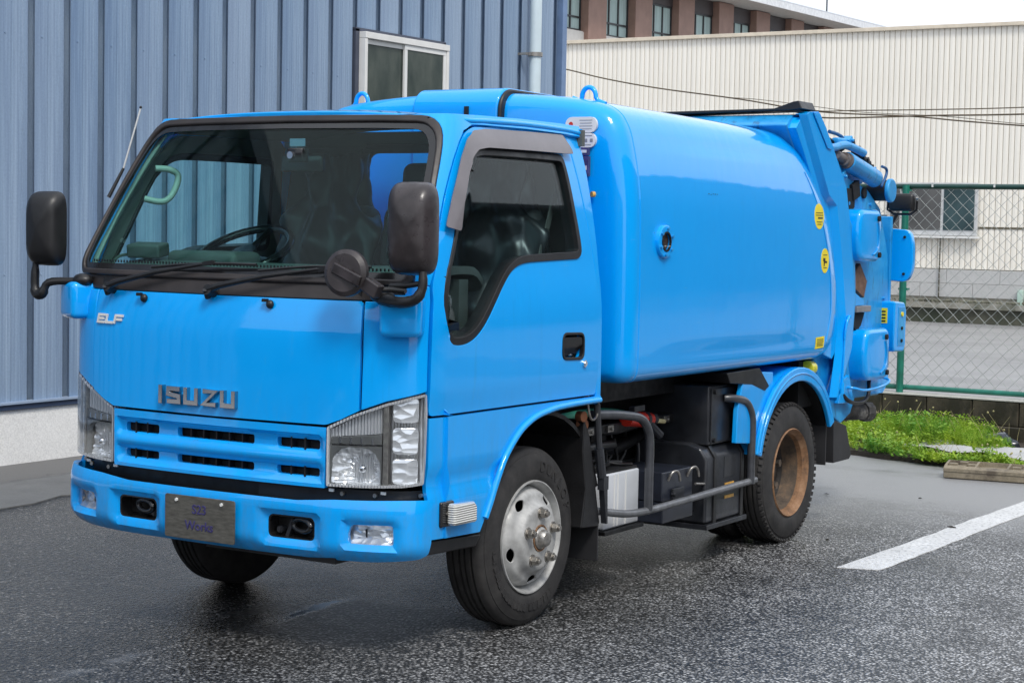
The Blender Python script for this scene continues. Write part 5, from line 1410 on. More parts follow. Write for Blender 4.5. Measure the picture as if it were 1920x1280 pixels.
# red valve assembly and hoses
bm = B(); cyl(bm, (.62, 1.10, .715), (.62, 1.26, .700), .034, 16); cyl(bm, (.62, 1.29, .70), (.62, 1.33, .695), .030, 16); rv = fin(bm, 'red_valve', M_RED, T, smooth=40)
bm = B(); cyl(bm, (.62, 1.262, .70), (.62, 1.288, .70), .036, 12); box(bm, (.62, 1.20, .755), (.03, .10, .025)); cyl(bm, (.62, 1.33, .70), (.62, 1.38, .69), .022, 8); cyl(bm, (.62, 1.28, .70), (.66, 1.36, .62), .02, 8); cyl(bm, (.60, 1.37, .70), (.60, 1.42, .70), .016, 8); fin(bm, 'valve_fitting', M_UNDG, rv, smooth=30)
bm = B(); cyl(bm, (.62, 1.39, .685), (.62, 1.47, .675), .011, 8); fin(bm, 'valve_tap', simple('pale_yellow_tap', (.60, .52, .28), .4), rv)
bm = B(); tube(bm, [(.60, .55, .76), (.60, .8, .765), (.60, 1.0, .75), (.61, 1.10, .735)], .018, 8, 3); fin(bm, 'green_sleeve', M_GRNH, T, smooth=60)
bm = B()
tube(bm, [(.56, .5, .70), (.57, .8, .68), (.58, 1.1, .66), (.55, 1.5, .68)], .016, 8, 3); tube(bm, [(.5, .5, .62), (.52, .85, .60), (.5, 1.2, .56), (.45, 1.6, .6)], .028, 8, 3)
tube(bm, [(.60, .58, .55), (.60, .68, .60), (.60, .85, .61), (.58, 1.05, .60)], .022, 8, 3); tube(bm, [(.48, .62, .80), (.48, 1.0, .79), (.48, 1.6, .80)], .012, 8, 2)
for y in (.7, .88, 1.02, 1.12): tube(bm, [(.55, y, .42), (.56, y+.02, .5), (.55, y, .62)], .009, 6, 3)
fin(bm, 'hose_bundle', M_BLACK, T, smooth=60)
bm = B(); bx(bm, .36, .60, .52, 1.66, .66, .70); bx(bm, .41, .55, .52, .60, .3, .66); bx(bm, .42, .50, 1.0, 1.14, .3, .66); fin(bm, 'side_carrier', M_UNDER, T, bevel=.004)

for k in range(9):
    y = .56+k*.12; bm = B(); tube(bm, [(.40+.03*(k % 3), y, .46+.02*(k % 2)), (.44, y+.04, .54), (.42+.02*(k % 2), y+.02, .66)], .007+.002*(k % 3), 6, 3); fin(bm, 'brake_line', M_BLACK if k % 2 else M_UNDG, T, smooth=60)
for y in (.62, .80, .98, 1.36, 1.52):
    bm = B(); box(bm, (.605, y, .68), (.012, .05, .03)); cyl(bm, (.608, y, .68), (.622, y, .68), .008, 6); fin(bm, 'cable_clip', M_NUT, T, bevel=.002)
bm = B(); cyl(bm, (.52, .60, .60), (.52, .92, .60), .032, 14); [cyl(bm, (.52, .66+i*.03, .60), (.52, .672+i*.03, .60), .037, 14) for i in range(8)]; fin(bm, 'corrugated_hose', M_BLACK, T, smooth=30)
# --- packer body ------------------------------------------------------------------
SEC = [(0, 2.140), (.18, 2.138), (.36, 2.128), (.52, 2.114), (.64, 2.096), (.715, 2.074), (.762, 2.045), (.790, 2.010), (.812, 1.965), (.830, 1.90), (.850, 1.80), (.864, 1.68), (.869, 1.55), (.871, 1.40), (.872, 1.24), (.872, 1.10), (.871, 1.00), (.866, .955), (.850, .926), (.82, .912), (.74, .908), (.5, .908), (.25, .908), (0, .908)]
YRT = [(.908, 2.80), (.93, 2.81), (1.0, 2.885), (1.10, 2.935), (1.3, 2.925), (1.47, 2.875), (1.74, 2.715), (1.95, 2.53), (2.04, 2.42), (2.14, 2.36)]
secs = smoothpath([(a, b, 0) for a, b in SEC], 3); secs = [(max(0, v.x), v.y) for v in secs]
full = secs+[(-x, z) for x, z in reversed(secs[1:-1])]
bm = B(); CZ = 1.5
def sec_ring(y, ins, dy=lambda z: 0):
    ring = []
    for x, z in full:
        r = math.hypot(x, z-CZ); f = max(0, (r-ins)/r); ring.append(bm.verts.new((x*f, y+dy(z), CZ+(z-CZ)*f)))
    return ring
rings = []
RR = .085
rings.append(sec_ring(.612, .30)); rings.append(sec_ring(.614, RR+.03))
for k in range(0, 8):
    a = PI/2*k/7; rings.append(sec_ring(.616+RR*1.0*(1-math.cos(a)), RR*(1-math.sin(a))))
rings.append(sec_ring(.716, 0)); rings.append(sec_ring(.719, .006)); rings.append(sec_ring(.7225, .006)); rings.append(sec_ring(.727, -.001))
NY = 26
for k in range(1, NY+1):
    t = k/NY
    ring = []
    for x, z in full:
        ye = interp(YRT, z)-.03; y = .727+(ye-.727)*t
        bul = .012*math.sin(t*PI)*(1 if 1.05 < z < 1.9 else .3); r = abs(x)/.872
        f = 1+(bul*r)/.872; dz = -.028*t*(max(0, z-1.9)/.24)
        ring.append(bm.verts.new((x*f, y, z+dz)))
    rings.append(ring)
last = rings[-1]
for ins, dy in ((.006, .014), (.022, .024), (.05, .028)):
    ring = []
    for v in last:
        r = math.hypot(v.co.x, v.co.z-CZ); f = (r-ins)/r; ring.append(bm.verts.new((v.co.x*f, v.co.y+dy, CZ+(v.co.z-CZ)*f)))
    rings.append(ring)
n = len(full)
for a, b in zip(rings, rings[1:]):
    for k in range(n): bm.faces.new((a[k], a[(k+1) % n], b[(k+1) % n], b[k]))
bm.faces.new(rings[0]); bm.faces.new(rings[-1])
body = fin(bm, 'packer_body', MB, T, smooth=45)
# central rounded cover on the front face, with dark joint strip
def rib_on_front(x0, x1, d, nm, mt, zt=2.15, bot=1.2):
    bm = B(); P_ = []
    for k in range(9):
        a = PI/2*k/8; P_.append((.616-d+ .085*(1-math.sin(a)), zt-.085+.085*math.cos(a)+0))
    P_ = [(.612-d, bot)]+[(.612-d+.095*(1-math.cos(PI/2*k/8)), zt-.095+.095*math.sin(PI/2*k/8)) for k in range(9)]+[(1.15, zt-.004), (1.15, zt-.07), (.74, zt-.09), (.66, zt-.16), (.65, bot)]
    prism(bm, P_, 0, x0, x1); return fin(bm, nm, mt, body, bevel=.012, segs=3)
rib_on_front(-.215, .232, .018, 'center_cover', MB, 2.158)
rib_on_front(.2335, .254, .026, 'joint_strip', M_BLACK, 2.152)
bm = B(); bx(bm, .065, .085, .585, .600, 2.00, 2.075); fin(bm, 'small_bracket', M_BLACK, body)
# lifting eyes
for s_ in (1, -1):
    bm = B(); c_ = Vector((s_*.598, .74, 2.098)); n_ = 14
    pp = [c_+Vector((.034*math.cos(PI*k/n_)*1.0, 0, .016+.042*math.sin(PI*k/n_))) for k in range(n_+1)]
    tube(bm, [c_+Vector((.082, 0, -.014)), c_+Vector((.044, 0, .0))]+pp+[c_+Vector((-.044, 0, .002)), c_+Vector((-.078, 0, .014 if s_ > 0 else -.012))], .0105, 8)
    box(bm, c_+Vector((0, 0, -.008)), (.15, .03, .014), (0, s_*.13, 0)); fin(bm, 'lifting_eye', MB, body, smooth=50)
def side_x0(z): return interp([(.9, .866), (1.1, .873), (1.24, .873), (1.4, .872), (1.55, .870), (1.68, .865), (1.8, .851), (1.9, .831)], z)
# side port
pc = Vector((.873, .925, 1.508)); bm = B()
lathe(bm, [(-.01, .072), (.014, .070), (.017, .066), (.017, .044), (.012, .041), (-.01, .041)], 40, 0, pc); pt_ = fin(bm, 'inspection_port', MB, body, smooth=30)
bm = B(); lathe(bm, [(.013, .0435), (.020, .0425), (.020, .036), (.012, .036)], 32, 0, pc); fin(bm, 'port_gasket', M_BLKG, pt_, smooth=30)
bm = B(); cyl(bm, pc+Vector((.002, 0, 0)), pc+Vector((.006, 0, 0)), .037, 32); fin(bm, 'port_glass', simple('grimy_port_glass', (.05, .035, .03), .12, var=.6, vscale=30, coat=.6), pt_)
for k in range(6):
    a = 2*PI*k/6+.4; q = pc+Vector((.017, .057*math.cos(a), .057*math.sin(a))); bm = B(); cyl(bm, q, q+Vector((.008, 0, 0)), .007, 8); fin(bm, 'port_bolt', MBD, pt_, smooth=40)
bm = B(); tube(bm, [(side_x0(z)+.002, interp(YRT, z)-.10, z) for z in (1.0, 1.15, 1.3, 1.45, 1.6, 1.75, 1.86)], .0022, 5, 2); fin(bm, 'weld_seam', MB, body, smooth=60)
# warning stickers
def side_x(z): 
    for (xa, za), (xb, zb) in zip(SEC, SEC[1:]):
        if zb <= z <= za and za < 2.05: return xa+(xb-xa)*(z-za)/(zb-za)
    return .872
def sticker(y, z, hw, hh, ell, nm, marks):
    def F(u, v): return (side_x(v)+.0025+.002, u, v)
    if ell: ou = [(y+hw*math.cos(2*PI*k/28)*(1), z+hh*math.sin(2*PI*k/28)) for k in range(28)]
    else: ou = [(y-hw, z-hh), (y+hw, z-hh+.004), (y+hw, z+hh), (y-hw, z+hh-.004)]
    st_ = patch(nm, ou, [], F, M_YEL, body, th=.002, bevel=0, res=.03)
    bm = B()
    for (du, dv, a, b) in marks: box(bm, (side_x(z+dv)+.0055, y+du, z+dv), (.001, a, b))
    fin(bm, 'sticker_print', M_BLK, st_)
txt = [(0, .018, .085, .003), (0, .006, .09, .003), (.012, -.008, .06, .007), (0, -.028, .07, .003), (0, -.040, .05, .003)]
sticker(2.655, 1.642, .062, .065, True, 'warning_sticker', txt)
bm = B(); prism(bm, [(2.625, 1.685), (2.685, 1.687), (2.655, 1.70)], 0, .8625, .8640); fin(bm, 'sticker_emblem', M_RED, body)
sticker(2.735, 1.417, .052, .063, True, 'warning_sticker', [(0, .03, .05, .003), (-.012, .006, .026, .016), (.010, -.006, .026, .010), (-.012, -.012, .010, .03), (0, -.035, .04, .003)])
sticker(2.70, 1.000, .055, .031, False, 'notice_sticker', [(0, .016, .08, .003), (0, .006, .08, .003), (-.005, -.004, .075, .003), (0, -.014, .08, .003)])
# white information stickers at the front of the body
def front_lab(x0, x1, z0, z1, mt, nm, y=.6025):
    bm = B(); prism(bm, rrect(x0, x1, z0, z1, (z1-z0)*.48, 6), 1, y, y+.012); return fin(bm, nm, mt, body)
l1 = front_lab(.565, .716, 1.957, 2.022, M_WHITE, 'info_sticker'); l2 = front_lab(.618, .712, 1.895, 1.955, M_WHITE, 'info_sticker')
bm = B()
for i in range(4): box(bm, (.664, .6018, 2.008-i*.012), (.062-.006*(i % 2), .001, .0025))
for i in range(3): box(bm, (.640+i*.026, .6018, 1.924), (.013, .001, .014))
box(bm, (.665, .6018, 1.944), (.06, .001, .003)); box(bm, (.665, .6018, 1.906), (.05, .001, .002)); fin(bm, 'sticker_print', simple('grey_print', (.25, .25, .27), .5), l1)
bm = B(); cyl(bm, (.592, .6015, 1.992), (.592, .6025, 1.992), .010, 16); fin(bm, 'sticker_dot', M_RED, l1)
bm = B(); bx(bm, .63, .685, .585, .605, 1.862, 1.893); bx(bm, .645, .688, .585, .605, 1.775, 1.858); fin(bm, 'tag_holder', simple('violet_dark_tag', (.06, .05, .13), .4, var=.4, vscale=50), body)
bm = B(); bx(bm, .655, .680, .583, .5855, 1.872, 1.884); bx(bm, .658, .682, .583, .5855, 1.80, 1.818); fin(bm, 'tag_print', M_WHITE, body)
bm = B(); cyl(bm, (.705, .59, 1.70), (.712, .603, 1.70), .012, 10); fin(bm, 'amber_reflector', M_ORNG, body)
# small chipped scuffs
bm = B()
for k in range(5): box(bm, (side_x(1.72)+.0045+.010, 1.36+k*.022, 1.722+random.uniform(-.003, .003)), (.001, random.uniform(.006, .018), .003))
fin(bm, 'paint_chip', M_BLK, body)
# black tarp bar along the roof rear
bm = B(); prism(bm, [(-.80, 2.150), (-.80, 2.162), (.2, 2.170), (.70, 2.176), (.80, 2.208), (.83, 2.212), (.85, 2.172), (.80, 2.166), (.2, 2.155)], 1, 2.44, 2.62); fin(bm, 'roof_flap', M_BLACK, T, bevel=.004)

# --- tailgate -----------------------------------------------------------------------
TG = bpy.data.objects.new('tailgate', None); COL.objects.link(TG); TG.parent = T
hop = [(2.38, 2.09), (2.46, 2.145), (2.62, 2.155), (2.80, 2.09), (3.00, 1.985), (3.10, 1.965), (3.22, 1.86), (3.52, 1.80), (3.72, 1.70), (3.86, 1.45), (3.90, 1.10), (3.90, .80), (3.84, .70), (3.78, .655), (3.42, .66), (3.36, .58), (3.22, .535), (3.06, .60), (2.98, .66), (2.84, .88), (2.80, .95), (2.90, 1.10), (2.86, 1.47), (2.68, 1.76), (2.50, 1.96)]
bm = B(); prism(bm, hop, 0, -.795, .795); fin(bm, 'hopper_shell', MBD, TG, bevel=.01)
for s_ in (1, -1):
    # recessed web between body and frame
    bm = B(); prism(bm, [(2.40, 2.075), (2.46, 2.13), (2.62, 2.14), (2.92, 1.77), (3.02, 1.45), (3.09, 1.12), (3.02, .945), (2.96, .90), (2.84, .93), (2.87, .99), (2.925, 1.10), (2.915, 1.3), (2.865, 1.47), (2.70, 1.745), (2.52, 1.95)], 0, s_*.79, s_*.838); fin(bm, 'frame_web', MB, TG, bevel=.004)
    # heavy bevelled side frame
    bm = B()
    po = [(2.50, 2.160), (2.615, 2.168), (2.80, 2.02), (3.02, 1.80), (3.085, 1.62), (3.19, 1.21), (3.16, .945), (3.06, .80), (2.97, .685)]
    pi_ = [(2.455, 2.150), (2.56, 2.02), (2.80, 1.74), (2.93, 1.755-.08), (2.985, 1.47), (3.065, 1.12), (3.015, .955), (2.96, .80), (2.955, .70)]
    pi_ = [(2.445, 2.145), (2.60, 1.955), (2.765, 1.755), (2.875, 1.70), (2.955, 1.47), (3.045, 1.12), (3.02, .955), (2.985, .82), (2.955, .70)]
    nn_ = len(po); V_ = []
    for (a, b) in zip(po, pi_):
        V_.append((bm.verts.new((s_*.80, a[0], a[1])), bm.verts.new((s_*.868, a[0]-.004, a[1])), bm.verts.new((s_*.868, b[0]+.020, b[1])), bm.verts.new((s_*.838, b[0]-.018, b[1]))))
    for a, b in zip(V_, V_[1:]):
        for k in range(4): bm.faces.new((a[k], a[(k+1) % 4], b[(k+1) % 4], b[k]))
    bm.faces.new(V_[0]); bm.faces.new(V_[-1][::-1]); fin(bm, 'side_frame', MB, TG, bevel=.003)
    bm = B(); prism(bm, [(2.530, 2.158), (2.612, 2.160), (2.70, 2.085), (2.80, 2.0), (2.775, 1.985), (2.73, 1.99)], 0, s_*.869, s_*.876); fin(bm, 'corner_plate', MB, TG, bevel=.002)
    # second narrow rib behind
    bm = B(); prism(bm, [(3.10, 1.66), (3.17, 1.60), (3.225, 1.40), (3.25, 1.20), (3.215, .95), (3.13, .80), (3.10, .82), (3.185, .96), (3.205, 1.20), (3.17, 1.4)], 0, s_*.796, s_*.848); fin(bm, 'rear_rib', MBD, TG, bevel=.003)
    # top gusset plate with notch
    bm = B(); prism(bm, [(2.68, 2.165), (2.99, 2.155), (3.05, 2.11), (3.07, 2.075), (3.26, 2.005), (3.46, 1.93), (3.60, 1.84), (3.3, 1.78), (2.9, 1.8)], 0, s_*.71, s_*.735); fin(bm, 'gusset_plate', MBD, TG, bevel=.004)
    bm = B(); box(bm, (s_*.79, 2.70, 2.12), (.03, .05, .06)); box(bm, (s_*.80, 2.735, 2.07), (.03, .03, .05)); cyl(bm, (s_*.78, 2.72, 2.02), (s_*.82, 2.73, 2.02), .02, 10); cyl(bm, (s_*.78, 2.78, 1.96), (s_*.80, 2.78, 1.96), .015, 10); fin(bm, 'hose_fittings', M_BLACK, TG, bevel=.004)
    # hydraulic cylinder
    a = Vector((s_*.815, 3.02, 1.965)); b = Vector((s_*.815, 3.56, 1.862))
    bm = B(); cyl(bm, a+(b-a)*.22, b, .050, 24); hc = fin(bm, 'hydraulic_cylinder', MBD, TG, bevel=.006)
    bm = B(); cyl(bm, a-(b-a)*.05, a+(b-a)*.22, .024, 14); cyl(bm, a+(b-a)*.20, a+(b-a)*.235, .043, 20); cyl(bm, a+(b-a)*.13, a+(b-a)*.16, .036, 20); fin(bm, 'piston_rod', rustmat('rusty_rod', (.08, .05, .03), (.16, .15, .15), (.03, .03, .03)), hc, smooth=40)
    bm = B(); tube(bm, [a+Vector((0, -.30, .08)), a+Vector((0, -.12, .035)), a+Vector((s_*.0, .10, .060)), a+Vector((0, .36, .03))], .022, 10, 3); fin(bm, 'steel_pipe', MBD, hc, smooth=50)
    # pivot disc
    p = Vector((s_*.80, 3.66, 1.80)); bm = B(); cyl(bm, p+Vector((s_*-.05, 0, 0)), p+Vector((s_*.055, 0, 0)), .058, 28); pd = fin(bm, 'pivot_drum', M_BLACK, TG, bevel=.004)
    bm = B(); cyl(bm, p+Vector((s_*.056, 0, 0)), p+Vector((s_*.085, 0, 0)), .066, 30); fin(bm, 'pivot_cap', MBD, pd, bevel=.010, segs=3)
    # hoses
    bm = B()
    tube(bm, [(s_*.80, 3.10, 2.00), (s_*.80, 3.22, 2.035), (s_*.80, 3.34, 2.00), (s_*.80, 3.46, 1.95), (s_*.81, 3.58, 1.88)], .011, 8, 4)
    tube(bm, [(s_*.78, 3.16, 2.01), (s_*.78, 3.28, 2.05), (s_*.78, 3.42, 1.99), (s_*.79, 3.56, 1.91), (s_*.80, 3.62, 1.86)], .009, 8, 4)
    for y, z in ((3.25, 2.035), (3.40, 1.985), (3.47, 1.95)): box(bm, (s_*.80, y, z), (.03, .02, .05), (.5, 0, 0))
    fin(bm, 'hose_pair', M_BLACK, TG, smooth=50)
    bm = B(); n_ = 16; tube(bm, [(s_*.84, 3.60+.07*math.sin(PI*k/n_)*1.1, 1.93-.11*k/n_+.03*math.sin(PI*k/n_)) for k in range(n_+1)], .008, 8); fin(bm, 'hose_loop', M_BLUEG, TG, smooth=60)
    for q0, q1, q2, q3, r_ in (((2.92, 2.06), (3.04, 2.045), (3.18, 1.985), (3.34, 1.93), .008), ((3.0, 2.09), (3.16, 2.075), (3.30, 2.02), (3.44, 1.965), .010), ((3.05, 1.90), (3.20, 1.86), (3.34, 1.83), (3.50, 1.80), .007)):
        bm = B(); tube(bm, [(s_*(.765+.02*r_*100*.2), *q) for q in (q0, q1, q2, q3)], r_, 8, 4); fin(bm, 'hydraulic_hose', M_BLUEG if r_ > .009 else M_BLACK, TG, smooth=60)
    for (y, z, a, b) in ((3.20, 2.055, .05, .03), (3.335, 2.005, .035, .045), (3.50, 1.93, .03, .05), (3.57, 1.90, .05, .04), (3.12, 1.86, .06, .05)):
        bm = B(); box(bm, (s_*.79, y, z), (.05, a, b), (.5, 0, 0)); cyl(bm, (s_*.80, y, z), (s_*.83, y, z), .010, 6); fin(bm, 'hose_clamp', M_BLACK if a < .05 else MBD, TG, bevel=.004)
    for (y, z) in ((3.14, 1.75), (3.22, 1.72), (3.55, 1.72), (3.70, 1.62), (3.20, 1.38), (3.80, 1.20), (3.25, .70), (3.70, .70)):
        bm = B(); cyl(bm, (s_*.795, y, z), (s_*.808, y, z), .011, 6); fin(bm, 'frame_bolt', MBD, TG)
    bm = B(); prism(bm, [(3.12, 1.80), (3.30, 1.80), (3.30, 1.70), (3.22, 1.66), (3.12, 1.70)], 0, s_*.796, s_*.806); fin(bm, 'greasy_plate', M_HOLE, TG, bevel=.003)
    bm = B(); bx(bm, s_*.70, s_*.794, 3.9005, 3.93, .80, 1.66); fin(bm, 'rear_post', MBD, TG, bevel=.006)
    rbox_obj('top_lug', (s_*.78, 3.12, 2.045), (.05, .12, .035), .012, MBD, TG)
    bm = B(); box(bm, (s_*.80, 3.30, 1.79), (.03, .10, .09), (.3, 0, 0)); cyl(bm, (s_*.79, 3.44, 1.78), (s_*.81, 3.44, 1.78), .03, 12); fin(bm, 'dark_link', M_HOLE, TG, bevel=.004)
    # bulged covers over the linkage
    for (yc, zc, wy, hz) in ((3.325, 1.548, .34, .285), (3.485, .900, .38, .285)):
        bm = B(); ou = roundpoly([(yc-wy*.42, zc+hz*.5), (yc+wy*.42, zc+hz*.5), (yc+wy*.5, zc+hz*.30), (yc+wy*.46, zc-hz*.5), (yc-wy*.40, zc-hz*.48), (yc-wy*.5, zc)], .055, 5)
        prism(bm, ou, 0, s_*.796, s_*.893); bmesh.ops.recalc_face_normals(bm, faces=bm.faces)
        bmesh.ops.bevel(bm, geom=[e for e in bm.edges if all(abs(abs(v.co.x)-.893) < 1e-3 for v in e.verts)], offset=.028, segments=5, profile=.5, affect='EDGES')
        cv = fin(bm, 'link_cover', MB, TG, smooth=35)
        bm = B(); tube(bm, [(s_*.895, yc+wy*.30, zc+hz*.25), (s_*.895, yc+wy*.36, zc+hz*.0), (s_*.895, yc+wy*.30, zc-hz*.25), (s_*.895, yc+wy*.10, zc-hz*.36)], .006, 6, 4); fin(bm, 'cover_crease', MBD, cv, smooth=60)
        for q in ((yc+wy*.30, zc+hz*.33), (yc+wy*.36, zc-hz*.36)):
            bm = B(); cyl(bm, (s_*.88, *q), (s_*.905, *q), .015, 12); fin(bm, 'cover_bolt', M_HOLE, cv, smooth=40)
    # rusty wedge and grey bar between them
    bm = B(); prism(bm, [(3.28, 1.345), (3.36, 1.40), (3.47, 1.30), (3.43, 1.21), (3.30, 1.26)], 0, s_*.80, s_*.825); fin(bm, 'worn_wedge', M_WOOD, TG, bevel=.004)
    bm = B(); prism(bm, [(3.27, 1.245), (3.42, 1.195), (3.42, 1.175), (3.29, 1.17)], 0, s_*.80, s_*.830); fin(bm, 'blue_wedge', MB, TG)
    bm = B(); bx(bm, s_*.80, s_*.845, 3.28, 3.49, 1.135, 1.168); fin(bm, 'grey_bar', simple('grey_bar_metal', (.22, .22, .23), .4, var=.2), TG, bevel=.003)
    bm = B(); prism(bm, [(3.29, 1.13), (3.47, 1.13), (3.42, 1.06), (3.36, 1.03), (3.31, 1.06)], 0, s_*.80, s_*.815); fin(bm, 'cavity_shade_plate', M_HOLE, TG)  # flat black plate, shade of a hollow put into its colour
    # rear lamp carrier plates
    m_ = B(); prism(m_, roundpoly([(s_*.66, 1.30), (s_*.66, 1.60), (s_*.875, 1.585), (s_*.895, 1.50), (s_*.895, 1.36), (s_*.865, 1.29)], [.01, .01, .04, .03, .05, .04], 5), 1, 3.985, 4.03)
    lc = fin(m_, 'lamp_carrier', MB, TG, bevel=.010, segs=3)
    for q in ((.845, 1.545), (.845, 1.335)):
        bm = B(); cyl(bm, (s_*q[0], 3.978, q[1]), (s_*q[0], 3.99, q[1]), .008, 10); fin(bm, 'carrier_bolt', M_HOLE, lc)
    bm = B(); bx(bm, s_*.735, s_*.75, 3.955, 3.984, 1.37, 1.52); bx(bm, s_*.70, s_*.734, 3.965, 3.984, 1.38, 1.51); fin(bm, 'carrier_hinge', MBD, lc, bevel=.003)
    bm = B(); tube(bm, [(s_*.70, 3.96, 1.63), (s_*.69, 3.955, 1.58), (s_*.70, 3.95, 1.50), (s_*.69, 3.955, 1.42)], .011, 8, 4); fin(bm, 'lamp_cable', M_BLACK, lc, smooth=60)
    bm = B(); prism(bm, [(3.79, 1.185), (3.955, 1.175), (3.985, 1.13), (3.985, .93), (3.96, .895), (3.81, .90), (3.79, .93)], 0, s_*.76, s_*.870); tb = fin(bm, 'tail_lamp_box', MB, TG, bevel=.012, segs=3)
    bm = B(); bx(bm, s_*.868, s_*.873, 3.85, 3.95, .93, 1.15); fin(bm, 'recessed_face', MBD, tb, bevel=.002)
    for z in (1.11, 1.03, .96):
        bm = B(); cyl(bm, (s_*.87, 3.90, z), (s_*.88, 3.90, z), .010 if z < 1.1 else .013, 10); fin(bm, 'box_bolt', M_HOLE if z < 1.1 else M_YEL, tb)
    bm = B(); bx(bm, s_*.788, s_*.828, 3.786, 3.790, 1.06, 1.145); yl = fin(bm, 'yellow_label', M_YEL, tb)
    bm = B(); [box(bm, (s_*.808, 3.785, 1.072+i*.018), (.022, .001, .009)) for i in range(4)]; fin(bm, 'label_print', M_BLK, yl)
    # linkage rod, latch handle, lower wire step
    bm = B(); cyl(bm, (s_*.872, 3.045, 1.02), (s_*.872, 3.03, .76), .006, 8); cyl(bm, (s_*.872, 3.028, .775), (s_*.872, 3.026, .715), .014, 10); tube(bm, [(s_*.874, 3.10, 1.12), (s_*.878, 3.06, 1.10), (s_*.874, 3.045, 1.04), (s_*.872, 3.045, 1.0)], .008, 8, 3); cyl(bm, (s_*.86, 3.10, 1.12), (s_*.885, 3.10, 1.12), .008, 8); fin(bm, 'release_rod', MB, TG, smooth=50)
    bm = B(); tube(bm, [(s_*.80, 3.22, .735), (s_*.86, 3.24, .730), (s_*.885, 3.34, .715), (s_*.885, 3.60, .722), (s_*.87, 3.74, .745), (s_*.80, 3.76, .76)], .0075, 8, 5); fin(bm, 'wire_handle', MB, TG, smooth=60)
    bm = B(); tube(bm, [(s_*.80, 3.16, .76), (s_*.82, 3.17, .70), (s_*.84, 3.24, .655), (s_*.845, 3.38, .642), (s_*.84, 3.48, .66), (s_*.835, 3.52, .70), (s_*.82, 3.56, .76), (s_*.83, 3.62, .80), (s_*.83, 3.70, .77)], .011, 8, 4); fin(bm, 'drain_hose', M_BLACK, TG, smooth=60)
    bm = B(); prism(bm, [(3.16, .78), (3.24, .80), (3.30, .70), (3.30, .645), (3.10, .655)], 0, s_*.80, s_*.826); fin(bm, 'lower_gusset', MB, TG, bevel=.003); bm = B(); prism(bm, [(3.62, .78), (3.88, .78), (3.88, .72), (3.80, .665), (3.60, .67)], 0, s_*.797, s_*.812); fin(bm, 'lower_gusset', MB, TG, bevel=.003)
# work light
rbox_obj('work_light', (.83, 3.97, 1.742), (.15, .07, .10), .018, M_BLACK, TG, segs=2)
bm = B(); tube(bm, [(.745, 3.97, 1.75), (.742, 3.97, 1.70), (.78, 3.97, 1.675), (.88, 3.97, 1.675), (.915, 3.97, 1.70), (.917, 3.97, 1.75)], .007, 6); cyl(bm, (.80, 3.97, 1.675), (.76, 3.97, 1.60), .010, 8); fin(bm, 'light_bracket', M_BLACK, TG, smooth=40)
bm = B(); cyl(bm, (.735, 3.97, 1.765), (.75, 3.97, 1.765), .008, 8); cyl(bm, (.91, 3.97, 1.765), (.925, 3.97, 1.765), .008, 8); box(bm, (.73, 3.95, 1.64), (.03, .02, .06)); fin(bm, 'bracket_bolt', M_NUT, TG)
# discharge outlet
bm = B(); cyl(bm, (.70, 3.42, .575), (.78, 3.58, .572), .045, 18); cyl(bm, (.78, 3.58, .572), (.80, 3.63, .572), .055, 10); fin(bm, 'drain_outlet', rustmat('crusty_black', (.01, .01, .01), (.05, .048, .045), (.25, .24, .22)), TG, smooth=30)

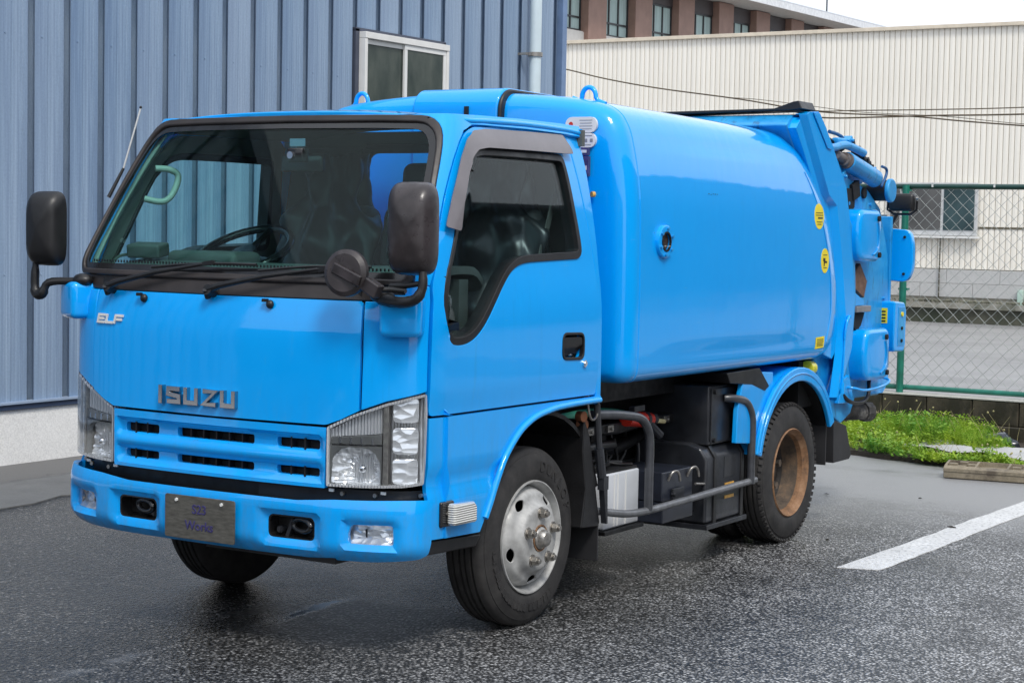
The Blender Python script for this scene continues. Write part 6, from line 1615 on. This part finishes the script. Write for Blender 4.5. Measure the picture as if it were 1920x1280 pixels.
# --- rear fenders, flaps, lamp ----------------------------------------------------------
for s_ in (1, -1):
    C0 = (2.478, .385); A_ = []; B__ = []
    for k in range(22):
        a = math.radians(168-k*(168-22)/21); A_.append((C0[0]+.512*math.cos(a), C0[1]+.500*math.sin(a))); B__.append((C0[0]+.455*math.cos(a)*1.0, C0[1]+.430*math.sin(a)))
    bm = B(); prism(bm, A_+B__[::-1], 0, s_*.842, s_*.868); fd = fin(bm, 'rear_fender', MB, T, bevel=.008, segs=3)
    bm = B(); A2 = A_; B2 = [(C0[0]+(p[0]-C0[0])*.965, C0[1]+(p[1]-C0[1])*.965) for p in A_]; prism(bm, A2+B2[::-1], 0, s_*.56, s_*.8415); fin(bm, 'fender_top', MB, fd, smooth=35)
    bm = B(); B3 = [(C0[0]+(p[0]-C0[0])*.90, C0[1]+(p[1]-C0[1])*.90) for p in A_]; B4 = [(C0[0]+(p[0]-C0[0])*.955, C0[1]+(p[1]-C0[1])*.955) for p in A_]; prism(bm, B4+B3[::-1], 0, s_*.56, s_*.835); fin(bm, 'fender_liner', M_UNDER, fd, smooth=35)
    bm = B(); tube(bm, [(s_*.866, C0[0]+.485*math.cos(math.radians(a)), C0[1]+.468*math.sin(math.radians(a))) for a in range(166, 22, -8)], .006, 6, 2); fin(bm, 'fender_bead', MB, fd, smooth=60)
    bm = B(); prism(bm, [(1.79, .560), (1.80, .72), (1.86, .87), (2.08, .883), (2.20, .875)]+[(C0[0]+.470*math.cos(math.radians(a)), C0[1]+.455*math.sin(math.radians(a))) for a in (125, 140, 150, 160, 168)]+[(1.95, .545)], 0, s_*.815, s_*.841); fin(bm, 'fender_front_panel', MB, fd, bevel=.005)
    bm = B(); bx(bm, s_*.58, s_*.835, 2.915, 2.925, .345, .60); fin(bm, 'rear_mudflap', M_FLAP, T, bevel=.002)
    bm = B(); prism(bm, [(3.02, .575), (3.20, .530), (3.285, .365), (3.255, .345), (3.03, .345)], 0, s_*.70, s_*.835); fin(bm, 'rear_guard_flap', M_FLAP, T, bevel=.003)
    bm = B(); cyl(bm, (s_*.80, 2.715, .865), (s_*.80, 2.775, .862), .038, 20); cyl(bm, (s_*.80, 2.775, .862), (s_*.80, 2.815, .858), .030, 20, r2_=.018); fin(bm, 'side_lamp', M_YLAMP, T, bevel=.006)
    bm = B(); bx(bm, s_*.40, s_*.78, 2.66, 3.0, .66, .90); fin(bm, 'void_backing', M_HOLE, T)  # black block put in as backing for the shaded void beside the fender
bm = B(); bx(bm, -.60, .60, .66, 2.8, .80, .905); bx(bm, -.42, .42, .66, 2.9, .642, .80); fin(bm, 'subframe', M_UNDER, T)
